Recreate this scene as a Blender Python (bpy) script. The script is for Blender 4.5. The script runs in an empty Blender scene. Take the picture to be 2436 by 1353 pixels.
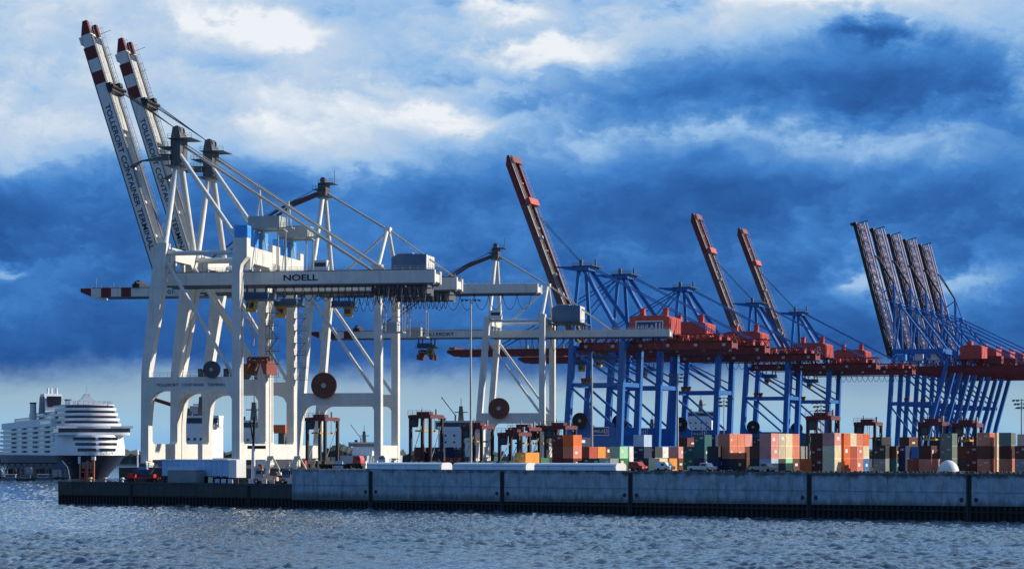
import bpy, bmesh, math, random
import numpy as np
from mathutils import Vector, Matrix
random.seed(7)
R = math.radians
scene = bpy.context.scene
col = scene.collection

# ------------------------------------------------------------------ camera
EYE = 13.0            # metres above the water
F_PX, CX, HOR = 6000.0, 1218.0, 1075.0
W_PX, H_PX = 2436.0, 1353.0
cam = bpy.data.cameras.new("camera")
cam.sensor_fit = 'HORIZONTAL'; cam.sensor_width = 36.0
cam.lens = 36.0 * F_PX / W_PX
cam.shift_y = (HOR - H_PX / 2) / W_PX
cam.clip_start = 1.0; cam.clip_end = 20000.0
cam_o = bpy.data.objects.new("camera", cam); col.objects.link(cam_o)
cam_o.location = (0, 0, EYE); cam_o.rotation_euler = (R(90), 0, 0)
scene.camera = cam_o
scene.view_settings.view_transform = 'Standard'
scene.view_settings.look = 'None'
scene.view_settings.exposure = 0.18
scene.view_settings.gamma = 1.0

# ------------------------------------------------------------------ sun and sky
SUN_EL, SUN_ROT = R(23), math.atan2(0.975, 0.22)
sd = Vector((math.sin(SUN_ROT) * math.cos(SUN_EL), math.cos(SUN_ROT) * math.cos(SUN_EL), math.sin(SUN_EL)))
sun = bpy.data.lights.new("sun", 'SUN'); sun.energy = 5.0; sun.angle = R(0.5); sun.color = (1.0, 0.88, 0.72)
sun_o = bpy.data.objects.new("sun", sun); col.objects.link(sun_o)
sun_o.rotation_euler = sd.to_track_quat('Z', 'Y').to_euler()
sun_o.location = sd * 300

def srgb(r, g, b):
    f = lambda c: (c / 12.92 if c <= 0.04045 else ((c + 0.055) / 1.055) ** 2.4)
    return (f(r / 255), f(g / 255), f(b / 255), 1.0)

def build_world():
    w = bpy.data.worlds.new("World"); scene.world = w; w.use_nodes = True
    nt = w.node_tree; nt.nodes.clear()
    N, Lk = nt.nodes, nt.links
    def put(sock, v):
        if isinstance(v, (int, float)): sock.default_value = v
        else: Lk.new(v, sock)
    def M(op, a, b=None, c=None, clamp=False):
        n = N.new('ShaderNodeMath'); n.operation = op; n.use_clamp = clamp
        put(n.inputs[0], a)
        if b is not None: put(n.inputs[1], b)
        if c is not None: put(n.inputs[2], c)
        return n.outputs[0]
    def ramp(fac, stops, interp='EASE'):
        n = N.new('ShaderNodeValToRGB'); n.color_ramp.interpolation = interp
        e = n.color_ramp.elements
        while len(e) < len(stops): e.new(0.5)
        for k, (p, c) in enumerate(stops): e[k].position = p; e[k].color = c
        put(n.inputs[0], fac); return n.outputs[0]
    def noise(vec, scale, detail, rough=0.55, dist=0.0):
        n = N.new('ShaderNodeTexNoise'); n.inputs['Scale'].default_value = scale
        n.inputs['Detail'].default_value = detail; n.inputs['Roughness'].default_value = rough
        n.inputs['Distortion'].default_value = dist
        Lk.new(vec, n.inputs['Vector']); return n.outputs['Fac']
    def comb(x, y, z):
        n = N.new('ShaderNodeCombineXYZ'); put(n.inputs[0], x); put(n.inputs[1], y); put(n.inputs[2], z); return n.outputs[0]
    tc = N.new('ShaderNodeTexCoord')
    sp = N.new('ShaderNodeSeparateXYZ'); Lk.new(tc.outputs['Generated'], sp.inputs[0])
    az = M('ARCTAN2', sp.outputs[0], sp.outputs[1])
    el = M('ARCSINE', sp.outputs[2])
    # U grows eastward, V falls with elevation; both in units of 1/6000 rad
    U0 = M('MULTIPLY_ADD', az, 6000.0, 1218.0)
    V0 = M('MULTIPLY_ADD', el, -6000.0, 1075.0)
    nv = comb(M('MULTIPLY', U0, 1 / 380.0), M('MULTIPLY', V0, 1 / 230.0), 3.7)
    n1 = noise(nv, 1.0, 7.0, 0.58, 0.25)
    nv2 = comb(M('MULTIPLY', U0, 1 / 900.0), M('MULTIPLY', V0, 1 / 330.0), 9.1)
    n2 = noise(nv2, 1.0, 4.0, 0.5, 0.4)
    nv3 = comb(M('MULTIPLY', U0, 1 / 130.0), M('MULTIPLY', V0, 1 / 80.0), 1.3)
    n3 = noise(nv3, 1.0, 6.0, 0.6, 0.2)
    wu = M('MULTIPLY_ADD', M('SUBTRACT', n3, 0.5), 260.0, M('MULTIPLY_ADD', M('SUBTRACT', n1, 0.5), 380.0, U0))
    wv = M('MULTIPLY_ADD', M('SUBTRACT', n2, 0.5), 150.0, M('MULTIPLY_ADD', M('SUBTRACT', n3, 0.5), 150.0, V0))
    # broad lightness of the cloud cover by elevation (V from -9000 to 1100)
    fv = M('DIVIDE', M('ADD', wv, 600.0), 1700.0, clamp=True)
    base = ramp(fv, [(0.0, (.56,) * 3 + (1,)), (0.26, (.52,) * 3 + (1,)), (0.42, (.44,) * 3 + (1,)), (0.50, (.34,) * 3 + (1,)),
                     (0.62, (.21,) * 3 + (1,)), (0.75, (.22,) * 3 + (1,)), (0.86, (.10,) * 3 + (1,))], 'LINEAR')
    L = base
    for (u, v, su, sv, a) in SKY_BLOBS:
        du = M('MULTIPLY_ADD', wu, 1.0 / su, -u / su); dv = M('MULTIPLY_ADD', wv, 1.0 / sv, -v / sv)
        q = M('MULTIPLY_ADD', du, du, M('MULTIPLY', dv, dv))
        L = M('MULTIPLY_ADD', M('POWER', 2.71828, M('MULTIPLY', q, -1.0)), a, L)
    L = M('MULTIPLY_ADD', M('SUBTRACT', n1, 0.5), 0.66, L)
    L = M('MULTIPLY_ADD', M('SUBTRACT', n3, 0.5), 0.40, L)
    n4 = noise(comb(M('MULTIPLY', wu, 1 / 52.0), M('MULTIPLY', wv, 1 / 30.0), 5.2), 1.0, 5.0, 0.62, 0.0)
    L = M('MULTIPLY_ADD', M('SUBTRACT', n4, 0.5), 0.17, L, clamp=True)
    cloud = ramp(L, SKY_RAMP, 'LINEAR')
    # pale strip of clear air under the cloud base
    hz = M('MULTIPLY_ADD', M('SUBTRACT', n2, 0.5), 130.0, M('MULTIPLY_ADD', M('SUBTRACT', n3, 0.5), 90.0, V0))
    hz = M('MULTIPLY_ADD', U0, 0.016, hz)
    hf = N.new('ShaderNodeMapRange'); hf.interpolation_type = 'SMOOTHSTEP'
    Lk.new(hz, hf.inputs[0]); hf.inputs[1].default_value = 862.0; hf.inputs[2].default_value = 935.0
    hv = M('DIVIDE', M('SUBTRACT', M('MULTIPLY_ADD', M('SUBTRACT', n1, .5), 120., V0), 860.0), 240.0, clamp=True)
    hcol = ramp(hv, [(0.0, srgb(116, 152, 192)), (0.35, srgb(154, 184, 204)), (0.65, srgb(152, 192, 220)), (1.0, srgb(120, 178, 230))], 'LINEAR')
    m1 = N.new('ShaderNodeMix'); m1.data_type = 'RGBA'
    Lk.new(hf.outputs[0], m1.inputs[0]); Lk.new(cloud, m1.inputs[6]); Lk.new(hcol, m1.inputs[7])
    # clear sky between the clouds overhead
    sky = N.new('ShaderNodeTexSky'); sky.sky_type = 'NISHITA'; sky.sun_disc = False
    sky.sun_elevation = SUN_EL; sky.sun_rotation = SUN_ROT
    sc = N.new('ShaderNodeMix'); sc.data_type = 'RGBA'; sc.blend_type = 'MULTIPLY'; sc.inputs[0].default_value = 1.0
    Lk.new(sky.outputs[0], sc.inputs[6]); sc.inputs[7].default_value = (.1, .1, .1, 1)
    up = N.new('ShaderNodeMapRange'); up.interpolation_type = 'SMOOTHSTEP'
    Lk.new(V0, up.inputs[0]); up.inputs[1].default_value = -300.0; up.inputs[2].default_value = -2600.0
    gap = M('MULTIPLY', up.outputs[0], M('SUBTRACT', 1.0, M('MULTIPLY', n2, 0.9), clamp=True))
    m2 = N.new('ShaderNodeMix'); m2.data_type = 'RGBA'
    Lk.new(gap, m2.inputs[0]); Lk.new(m1.outputs[2], m2.inputs[6]); Lk.new(sc.outputs[2], m2.inputs[7])
    # unseen blue sky tone added behind the viewer to set light on shaded faces
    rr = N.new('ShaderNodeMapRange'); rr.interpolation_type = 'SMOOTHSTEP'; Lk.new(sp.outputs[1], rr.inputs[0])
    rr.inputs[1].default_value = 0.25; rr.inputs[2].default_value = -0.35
    rear_fill = ramp(n1, [(0.25, (.054, .122, .27, 1)), (0.75, (.172, .335, .65, 1))], 'LINEAR')
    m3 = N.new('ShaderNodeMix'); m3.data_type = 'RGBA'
    Lk.new(rr.outputs[0], m3.inputs[0]); Lk.new(m2.outputs[2], m3.inputs[6]); Lk.new(rear_fill, m3.inputs[7])
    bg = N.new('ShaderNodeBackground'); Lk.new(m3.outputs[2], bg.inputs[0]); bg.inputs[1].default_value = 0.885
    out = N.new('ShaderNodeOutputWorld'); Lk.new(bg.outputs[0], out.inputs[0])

SKY_RAMP = [(0.0, srgb(40, 85, 152)), (0.16, srgb(49, 103, 172)), (0.32, srgb(68, 129, 200)), (0.44, srgb(98, 152, 212)),
            (0.56, srgb(148, 188, 230)), (0.74, srgb(190, 210, 232)), (0.95, srgb(236, 241, 247))]
SKY_BLOBS = [
    (520, 210, 760, 190, .16), (1000, 330, 380, 60, .10),
    (260, 10, 560, 130, .26), (30, 360, 230, 80, .42), (20, 250, 260, 70, .16), (630, 110, 150, 46, .52), (560, 175, 260, 34, -.10),
    (700, 320, 240, 60, .30), (1090, 280, 130, 36, .36), (1330, 112, 180, 34, .48), (1250, 150, 120, 22, .25), (1215, 25, 110, 34, .45), (1150, 105, 130, 26, -.12),
    (1130, 205, 200, 26, .14), (860, 240, 360, 80, .26), (800, 390, 280, 46, .26), (930, 195, 130, 26, -.08), (640, 285, 130, 24, -.14),
    (300, 200, 300, 60, .16), (150, 540, 420, 100, -.10), (15, 665, 66, 24, .34), (10, 765, 50, 22, .16), (330, 340, 200, 60, .16),
    (1700, 50, 360, 50, .22), (1990, 6, 200, 26, .46), (2240, 50, 190, 60, .20), (2065, 92, 105, 40, -.45), (2130, 62, 26, 18, .2),
    (1800, 200, 560, 44, -.16), (2140, 250, 360, 36, -.12), (1200, 235, 160, 22, -.12), (1700, 335, 250, 40, .22), (2110, 375, 330, 52, .26),
    (2420, 250, 100, 74, .24), (2045, 690, 84, 46, .36), (2270, 680, 140, 50, .36), (1510, 620, 80, 28, .10),
    (900, 820, 700, 46, -.10), (1900, 520, 600, 90, -.05), (1500, 480, 500, 60, -.04)]
build_world()

# ------------------------------------------------------------------ materials
MATS = {}
def mat(name, rgb, rough=0.55, metal=0.0, var=0.18, scale=0.35, streak=0.0, streak_col=(.12, .06, .03), spec=0.4):
    """paint with faint uneven tone and, where asked, vertical rust or dirt streaks"""
    if name in MATS: return MATS[name]
    m = bpy.data.materials.new(name); m.use_nodes = True
    nt = m.node_tree; N, Lk = nt.nodes, nt.links
    b = N['Principled BSDF']; b.inputs['Roughness'].default_value = rough; b.inputs['Metallic'].default_value = metal
    b.inputs['Specular IOR Level'].default_value = spec
    geo = N.new('ShaderNodeNewGeometry')
    nz = N.new('ShaderNodeTexNoise'); nz.inputs['Scale'].default_value = scale; nz.inputs['Detail'].default_value = 6
    nz.inputs['Roughness'].default_value = 0.65
    Lk.new(geo.outputs['Position'], nz.inputs['Vector'])
    rp = N.new('ShaderNodeValToRGB'); e = rp.color_ramp.elements
    e[0].position = 0.25; e[1].position = 0.75
    e[0].color = tuple(c * (1 - var) for c in rgb) + (1,); e[1].color = tuple(min(1, c * (1 + var)) for c in rgb) + (1,)
    Lk.new(nz.outputs['Fac'], rp.inputs[0])
    out = rp.outputs[0]
    if streak > 0:
        mp = N.new('ShaderNodeMapping'); mp.inputs['Scale'].default_value = (1.6, 1.6, 0.07)
        Lk.new(geo.outputs['Position'], mp.inputs[0])
        n2 = N.new('ShaderNodeTexNoise'); n2.inputs['Scale'].default_value = 1.0; n2.inputs['Detail'].default_value = 5
        Lk.new(mp.outputs[0], n2.inputs['Vector'])
        mr = N.new('ShaderNodeMapRange'); Lk.new(n2.outputs['Fac'], mr.inputs[0])
        mr.inputs[1].default_value = 0.55; mr.inputs[2].default_value = 0.8; mr.inputs[4].default_value = streak
        mx = N.new('ShaderNodeMix'); mx.data_type = 'RGBA'; Lk.new(mr.outputs[0], mx.inputs[0])
        Lk.new(out, mx.inputs[6]); mx.inputs[7].default_value = tuple(streak_col) + (1,); out = mx.outputs[2]
    Lk.new(out, b.inputs['Base Color'])
    MATS[name] = m; return m

WHITE = mat('crane_white_paint', (.66, .67, .64), .5, var=.14, scale=.22, streak=.5, streak_col=(.33, .27, .20))
SHIPW = mat('ship_white_paint', (.74, .77, .80), .45, var=.06, streak=.1, streak_col=(.4, .35, .3))
RED = mat('dark_red_stripe_paint', (.15, .022, .02), .55)
CRIM = mat('crane_red_paint', (.48, .075, .06), .5, streak=.2, streak_col=(.09, .03, .02))
BROWN = mat('boom_brown_paint', (.15, .068, .068), .6, streak=.3, streak_col=(.25, .18, .17))
BLUE = mat('crane_blue_paint', (.018, .135, .43), .42, streak=.15, streak_col=(.06, .08, .12))
BOXBLUE = mat('cabinet_blue_paint', (.06, .33, .80), .45)
HOUSEBLUE = mat('house_slate_blue_paint', (.09, .17, .28), .5)
GIRD = mat('girder_dark_red_paint', (.19, .032, .032), .55, streak=.35, streak_col=(.06, .02, .02))
HGREY = mat('house_grey_paint', (.34, .38, .37), .55)
TROLL = mat('trolley_navy_paint', (.035, .095, .20), .5)
DARK = mat('dark_steel', (.028, .028, .032), .6)
STEEL = mat('grey_steel', (.12, .125, .13), .5, metal=.3)
GALV = mat('galvanised_steel', (.42, .43, .42), .5, metal=.3)
YEL = mat('cab_yellow_paint', (.55, .33, .05), .5)
ORANGE = mat('headblock_orange_paint', (.20, .05, .03), .55, streak=.4)
LATT = mat('lattice_grey_paint', (.54, .43, .47), .6)
GLASS = mat('dark_window_glass', (.012, .018, .028), .12, spec=.8)
INK = mat('navy_lettering_paint', (.015, .02, .05), .6)
SIGNBLUE = mat('sign_blue', (.02, .07, .24), .5)
SIGNWHITE = mat('sign_white', (.75, .75, .74), .5)
RUBBER = mat('tyre_rubber', (.018, .018, .019), .85)

# ------------------------------------------------------------------ mesh helpers
class MB:
    def __init__(s): s.v = []; s.f = []; s.m = []
    def add(s, vs, fs, m=0):
        o = len(s.v); s.v += [tuple(p) for p in vs]
        for f in fs: s.f.append([o + i for i in f]); s.m.append(m)
        return s
    def box(s, x0, x1, y0, y1, z0, z1, m=0):
        vs = [(x0, y0, z0), (x1, y0, z0), (x1, y1, z0), (x0, y1, z0), (x0, y0, z1), (x1, y0, z1), (x1, y1, z1), (x0, y1, z1)]
        return s.add(vs, [(0, 3, 2, 1), (4, 5, 6, 7), (0, 1, 5, 4), (1, 2, 6, 5), (2, 3, 7, 6), (3, 0, 4, 7)], m)
    def beam(s, p, q, w, h=None, m=0):
        p, q = Vector(p), Vector(q); d = (q - p).normalized(); h = h or w
        ref = Vector((0, 0, 1)) if abs(d.z) < 0.9 else Vector((1, 0, 0))
        a = d.cross(ref).normalized(); b = a.cross(d).normalized()
        a *= w / 2; b *= h / 2
        vs = [p - a - b, p + a - b, p + a + b, p - a + b, q - a - b, q + a - b, q + a + b, q - a + b]
        return s.add(vs, [(0, 3, 2, 1), (4, 5, 6, 7), (0, 1, 5, 4), (1, 2, 6, 5), (2, 3, 7, 6), (3, 0, 4, 7)], m)
    def tube(s, p, q, r, r2=None, n=10, m=0, caps=True):
        p, q = Vector(p), Vector(q); d = (q - p).normalized(); r2 = r if r2 is None else r2
        ref = Vector((0, 0, 1)) if abs(d.z) < 0.9 else Vector((1, 0, 0))
        a = d.cross(ref).normalized(); b = a.cross(d).normalized()
        vs = []
        for c, rr in ((p, r), (q, r2)):
            for k in range(n):
                t = 2 * math.pi * k / n; vs.append(c + a * (math.cos(t) * rr) + b * (math.sin(t) * rr))
        fs = [(k, (k + 1) % n, n + (k + 1) % n, n + k) for k in range(n)]
        if caps: fs += [tuple(range(n))[::-1], tuple(range(n, 2 * n))]
        return s.add(vs, fs, m)
    def path(s, pts, r, n=5, m=0):
        for a, b in zip(pts[:-1], pts[1:]): s.tube(a, b, r, n=n, m=m, caps=False)
        return s
    def prism(s, poly, t0, t1, axis='y', m=0):
        """polygon in the plane across axis, drawn out along it"""
        def P(a, b, t):
            return (a, t, b) if axis == 'y' else ((t, a, b) if axis == 'x' else (a, b, t))
        n = len(poly); vs = [P(a, b, t0) for a, b in poly] + [P(a, b, t1) for a, b in poly]
        fs = [tuple(range(n)), tuple(range(2 * n - 1, n - 1, -1))] + [((k + 1) % n, k, n + k, n + (k + 1) % n) for k in range(n)]
        return s.add(vs, fs, m)
    def ring(s, c, axis, r0, r1, t, n=28, m=0):
        """flat ring or disc (r0=0) of thickness t"""
        c = Vector(c); ax = Vector(axis).normalized(); ref = Vector((0, 0, 1)) if abs(ax.z) < .9 else Vector((1, 0, 0))
        a = ax.cross(ref).normalized(); b = a.cross(ax)
        if r0 <= 0: return s.tube(c - ax * t / 2, c + ax * t / 2, r1, n=n, m=m)
        vs = []
        for off in (-t / 2, t / 2):
            for rr in (r0, r1):
                for k in range(n):
                    g = 2 * math.pi * k / n; vs.append(c + ax * off + a * math.cos(g) * rr + b * math.sin(g) * rr)
        fs = []
        for k in range(n):
            j = (k + 1) % n
            fs += [(k, j, n + j, n + k), (2 * n + k, 3 * n + k, 3 * n + j, 2 * n + j), (k, 2 * n + k, 2 * n + j, j), (n + k, n + j, 3 * n + j, 3 * n + k)]
        return s.add(vs, fs, m)
    def build(s, name, mats, parent=None, loc=(0, 0, 0), rot=(0, 0, 0), smooth=True):
        me = bpy.data.meshes.new(name); me.from_pydata(s.v, [], s.f)
        if not isinstance(mats, (list, tuple)): mats = [mats]
        for m in mats: me.materials.append(m)
        if len(mats) > 1: me.polygons.foreach_set('material_index', s.m)
        bm = bmesh.new(); bm.from_mesh(me); bmesh.ops.recalc_face_normals(bm, faces=bm.faces); bm.to_mesh(me); bm.free()
        if smooth:
            me.polygons.foreach_set('use_smooth', [True] * len(me.polygons)); me.set_sharp_from_angle(angle=R(35))
        me.update()
        o = bpy.data.objects.new(name, me); col.objects.link(o)
        o.parent = parent; o.location = loc; o.rotation_euler = rot
        return o

def empty(name, loc, rz, label, cat, group=None):
    o = bpy.data.objects.new(name, None); col.objects.link(o); o.empty_display_size = 1
    o.location = loc; o.rotation_euler = (0, 0, rz); return tag(o, label, cat, group)
def tag(o, label=None, cat=None, group=None, kind=None):
    if label: o['label'] = label
    if cat: o['category'] = cat
    if group: o['group'] = group
    if kind: o['kind'] = kind
    return o
KIDS = {}
def copy_tree(o, parent=None):
    c = o.copy(); col.objects.link(c); c.parent = parent
    for ch in list(o.children): copy_tree(ch, c)
    return c
def letters(txt, size, x, y, z, parent, m=INK, stretch=1.0, name='lettering', bold=0.0):
    """raised lettering that faces local -y, its lower left corner at x, z"""
    cu = bpy.data.curves.new('t', 'FONT'); cu.body = txt; cu.size = size; cu.extrude = 0.03; cu.offset = bold
    t = bpy.data.objects.new('t', cu); col.objects.link(t)
    me = bpy.data.meshes.new_from_object(t.evaluated_get(bpy.context.evaluated_depsgraph_get()))
    bpy.data.objects.remove(t); bpy.data.curves.remove(cu)
    me.name = name; me.materials.clear(); me.materials.append(m)
    o = bpy.data.objects.new(name, me); col.objects.link(o); o.parent = parent
    o.location = (x, y, z); o.rotation_euler = (R(90), 0, 0); o.scale = (stretch, 1, 1)
    return o
ZD = 9.06                                   # quay deck above water
ZL = 5.5                                    # lower quay deck
def at(x, D):  return (x - CX) / F_PX * D   # lateral position of picture column x at distance D

# ------------------------------------------------------------------ water
def build_water():
    rows, cols = 760, 860
    yy = np.linspace(1392, 1137, rows); D = F_PX * EYE / (yy - HOR)
    s = np.linspace(-.265, .265, cols)
    Y = np.repeat(D[:, None], cols, 1); X = s[None, :] * D[:, None]
    Z = np.zeros_like(X); rng = np.random.default_rng(5)
    for k in range(60):
        lam = 0.8 * (4.6 / 0.8) ** rng.random(); th = rng.normal(1.15, 0.55)
        a = 0.0112 * lam ** 0.92 * rng.uniform(.5, 1.2)
        ph = 2 * np.pi * ((X * np.cos(th) + Y * np.sin(th)) / lam + rng.random())
        fade = np.clip((lam * 900 / Y - .7) / .9, 0, 1)
        Z += a * fade * (np.sin(ph) + .34 * np.sin(2 * ph - .9))
    Z = Z + .6 * np.clip(Z, 0, None) ** 2
    gust = np.sin(X / 23 + Y / 71 + 1) + np.sin(X / 61 - Y / 37) + np.sin(X / 13 + Y / 29 + 2) * .6
    Z = Z * (1 + .2 * gust)
    P = np.stack([X, Y, Z], -1).reshape(-1, 3)
    i = np.arange(rows * cols).reshape(rows, cols)
    q = np.stack([i[:-1, :-1], i[:-1, 1:], i[1:, 1:], i[1:, :-1]], -1).reshape(-1, 4)
    nb = len(P); E = 9000
    far = np.array([(-E, -400, -.3), (E, -400, -.3), (E, E, -.3), (-E, E, -.3)], float)
    P = np.vstack([P, far]); q = np.vstack([q, [[nb, nb + 1, nb + 2, nb + 3]]])
    me = bpy.data.meshes.new('water'); me.vertices.add(len(P)); me.vertices.foreach_set('co', P.ravel())
    me.loops.add(q.size); me.loops.foreach_set('vertex_index', q.ravel().astype(np.int32))
    me.polygons.add(len(q)); me.polygons.foreach_set('loop_start', np.arange(0, q.size, 4, dtype=np.int32))
    me.polygons.foreach_set('use_smooth', np.ones(len(q), bool)); me.update(calc_edges=True); me.validate()
    m = bpy.data.materials.new('river_water'); m.use_nodes = True; N, Lk = m.node_tree.nodes, m.node_tree.links
    b = N['Principled BSDF']; b.inputs['Roughness'].default_value = .06; b.inputs['IOR'].default_value = 1.45
    geo = N.new('ShaderNodeNewGeometry')
    big = N.new('ShaderNodeTexNoise'); big.inputs['Scale'].default_value = .03; Lk.new(geo.outputs['Position'], big.inputs['Vector'])
    rp = N.new('ShaderNodeValToRGB'); e = rp.color_ramp.elements; e[0].position = .35; e[1].position = .7
    e[0].color = (.060, .120, .200, 1); e[1].color = (.098, .132, .158, 1); Lk.new(big.outputs['Fac'], rp.inputs[0]); Lk.new(rp.outputs[0], b.inputs['Base Color'])
    n1 = N.new('ShaderNodeTexNoise'); n1.inputs['Scale'].default_value = 1.6; n1.inputs['Detail'].default_value = 4; n1.inputs['Roughness'].default_value = .6
    Lk.new(geo.outputs['Position'], n1.inputs['Vector'])
    bp = N.new('ShaderNodeBump'); bp.inputs['Strength'].default_value = .8; bp.inputs['Distance'].default_value = .035
    Lk.new(n1.outputs['Fac'], bp.inputs['Height']); Lk.new(bp.outputs[0], b.inputs['Normal'])
    me.materials.append(m)
    o = bpy.data.objects.new('water', me); col.objects.link(o)
    tag(o, 'choppy blue grey harbour water in the foreground', kind='structure')
build_water()

# ------------------------------------------------------------------ crane helpers
A_W = math.atan(.18); A_B = math.atan(.372); A_L = math.atan(.40)
def arc(cx, cz, r, a0, a1, n=6):
    return [(cx + r * math.cos(R(a0 + (a1 - a0) * k / n)), cz + r * math.sin(R(a0 + (a1 - a0) * k / n))) for k in range(n + 1)]
def bogies(root, us, vs, m):
    for u in us:
        for v in vs:
            b = MB()
            for s in (-1, 1):
                b.box(u - .55, u + .55, v + s * 2.4 - 1.9, v + s * 2.4 + 1.9, .55, 1.25)
                for w in (-1.2, 0, 1.2): b.tube((u - .3, v + s * 2.4 + w, .38), (u + .3, v + s * 2.4 + w, .38), .38, n=12)
            b.box(u - .7, u + .7, v - 2.6, v + 2.6, 1.25, 1.7)
            b.build('wheel_bogie', m, root)
def rail(b, p, q, h=1.1, n=12, t=.07):
    p, q = Vector(p), Vector(q)
    for z in (h, h * .5): b.beam(p + Vector((0, 0, z)), q + Vector((0, 0, z)), t)
    for k in range(n + 1):
        c = p.lerp(q, k / n); b.beam(c, c + Vector((0, 0, h)), t)
def loops(b, u0, u1, v, z, n, drop, r=.09):
    for k in range(n):
        a = u0 + (u1 - u0) * k / n; c = u0 + (u1 - u0) * (k + 1) / n
        b.path([(a + (c - a) * t, v, z - drop * (1 - (2 * t - 1) ** 2) ** .8) for t in [i / 8 for i in range(9)]], r)
        b.box(a - .2, a + .2, v - .25, v + .25, z - .1, z + .45)
REEL = mat('reel_rust_brown', (.20, .075, .055), .65, var=.4, scale=1.5)
def cable_reel(root, u, v, z, r, m=None):
    m = m or REEL
    b = MB(); b.ring((u, v, z), (0, 1, 0), 0, r * .93, .5, n=32); b.ring((u, v - .42, z), (0, 1, 0), r * .9, r, .18, n=32); b.ring((u, v + .42, z), (0, 1, 0), r * .9, r, .18, n=32)
    b.ring((u, v, z), (0, 1, 0), 0, r * .28, .9, n=16)
    for k in range(16):
        g = 2 * math.pi * k / 16; d = Vector((math.cos(g), 0, math.sin(g)))
        for s in (-.36, .36): b.beam(Vector((u, v + s, z)) + d * r * .2, Vector((u, v + s, z)) + d * r * .95, .12)
    o = b.build('cable_reel', m, root)
    h = MB(); h.tube((u, v - .62, z), (u, v - .5, z), r * .2, n=14); h.build('hub', GALV, o)
    return o

def boom_white(root, hinge, vc, L, ang, text, tsize, textgap):
    """twin box boom, local x runs from the tip (-L) to the hinge (0)"""
    segs = [(-L, -L + 3.6, 1), (-L + 3.6, -L + 7, 0), (-L + 7, -L + 10.4, 1), (-L + 10.4, -L + 13.8, 0), (-L + 13.8, -L + 17.2, 1)]
    b = MB()
    for s in (-1, 1):
        y0, y1 = s * 3.6 - .75, s * 3.6 + .75
        for k, (a, c, m) in enumerate(segs):
            if k == 0: b.prism([(a, .2), (c, -1.3), (c, 1.4), (a, 1.4)], y0, y1, m=m)
            else: b.box(a, c, y0, y1, -1.4, 1.4, m)
        b.box(-L + 17.2, 0, y0, y1, -1.4, 1.4, 0)
        b.box(-L + 4, -L + 6, y0 - .5, y1 + .5, -1.9, -1.4, 0)
    boom = b.build('boom', [WHITE, RED], root, hinge, (0, ang, 0))
    t = MB()
    for s in (-1, 1): t.box(-L + 7, -1, s * 3.6 - .78, s * 3.6 + .78, -1.72, -1.41); t.box(-L + 4, -1, s * 3.6 - .82, s * 3.6 + .82, 1.41, 1.58)
    t.build('trolley_rail', STEEL, boom)
    t = MB()
    for k in range(8):
        x = -L + 3 + k * (L - 6) / 7; t.box(x - .35, x + .35, -2.85, 2.85, -.9, .5)
    t.build('cross_tie', WHITE, boom)
    w = MB(); w.box(-L + 6, -2, 4.4, 5.5, .9, 1.0); rail(w, (-L + 6, 5.45, 1.0), (-2, 5.45, 1.0), n=26)
    w.box(-L + 6, -L + 30, -2.8, 2.8, 1.2, 1.28)
    w.build('walkway', GALV, boom)
    h = MB()
    for s in (-1, 1):
        rail(h, (-L + 1, s * 4.2, 1.4), (-3, s * 4.2, 1.4), n=24)
    h.beam((-L + 3, 2.5, 1.4), (-L + 3, 2.5, 5), .12); h.beam((-L + 9, 2.5, 1.4), (-L + 9, 2.5, 3.4), .1)
    h.build('handrail', GALV, boom)
    d = MB(); d.box(-L + 17.8, -L + 20.2, -5, 5, 1.4, 2.7); d.tube((-L + 19, -5.4, 3), (-L + 19, 5.4, 3), .45); d.box(-L + 17.9, -L + 19, -1.2, 1.2, 2.7, 4)
    d.build('sheave_block', DARK, boom)
    if text: letters(text, tsize, -L + textgap, -4.40, -tsize * .36, boom, stretch=1.25, bold=.02)
    return boom

def trolley_set(root, u, v, zg, cab_u, drop=None, mblue=TROLL):
    b = MB(); b.box(u, u + 6.3, v - 4.2, v + 4.2, zg - 3.6, zg - 1.9)
    for s in (-1, 1):
        for du in (.6, 5.7): b.box(u + du - .25, u + du + .25, v + s * 3.6 - .2, v + s * 3.6 + .2, zg - 1.9, zg - .1)
    rail(b, (u - .6, v - 4.4, zg - 3.7), (u + 7, v - 4.4, zg - 3.7), n=6)
    b.box(u - .8, u + 7.1, v - 4.5, v + 4.5, zg - 3.8, zg - 3.6)
    t = b.build('trolley', mblue, root)
    c = MB(); c.prism([(cab_u, zg - 6.9), (cab_u + 2.2, zg - 6.9), (cab_u + 2.6, zg - 3.8), (cab_u - .3, zg - 3.8)], v - 3.2, v - .8)
    cab = c.build('operator_cab', YEL, t)
    g = MB(); g.box(cab_u + .15, cab_u + 2.0, v - 3.26, v - 3.2, zg - 6.0, zg - 4.6); g.build('window', GLASS, cab)
    if drop:
        z0, z1 = drop
        r = MB()
        for s in (-1, 1):
            for du in (1.2, 5): r.tube((u + du, v + s * 1.6, z1), (u + du, v + s * 1.6, zg - 3.7), .05, n=4)
        r.build('hoist_rope', DARK, root)
        h = MB(); h.box(u + .3, u + 5.9, v - 3, v + 3, z1 - 1.3, z1 - .5); h.box(u + 1, u + 5.2, v - 1.4, v + 1.4, z1 - .2, z1 + .5)
        for du in (.7, 3.1, 5.5): h.ring((u + du, v - 1.6, z1 - .2), (0, 1, 0), .25, .75, .4, n=14)
        h.prism([(u, z0), (u + .8, z0), (u + 1.6, z1 - 1.4), (u, z1 - 1.4)], v - 5, v + 5); h.prism([(u + 6.2, z0), (u + 5.4, z0), (u + 4.6, z1 - 1.4), (u + 6.2, z1 - 1.4)], v - 5, v + 5)
        h.build('spreader', ORANGE, root)
    return t

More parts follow.
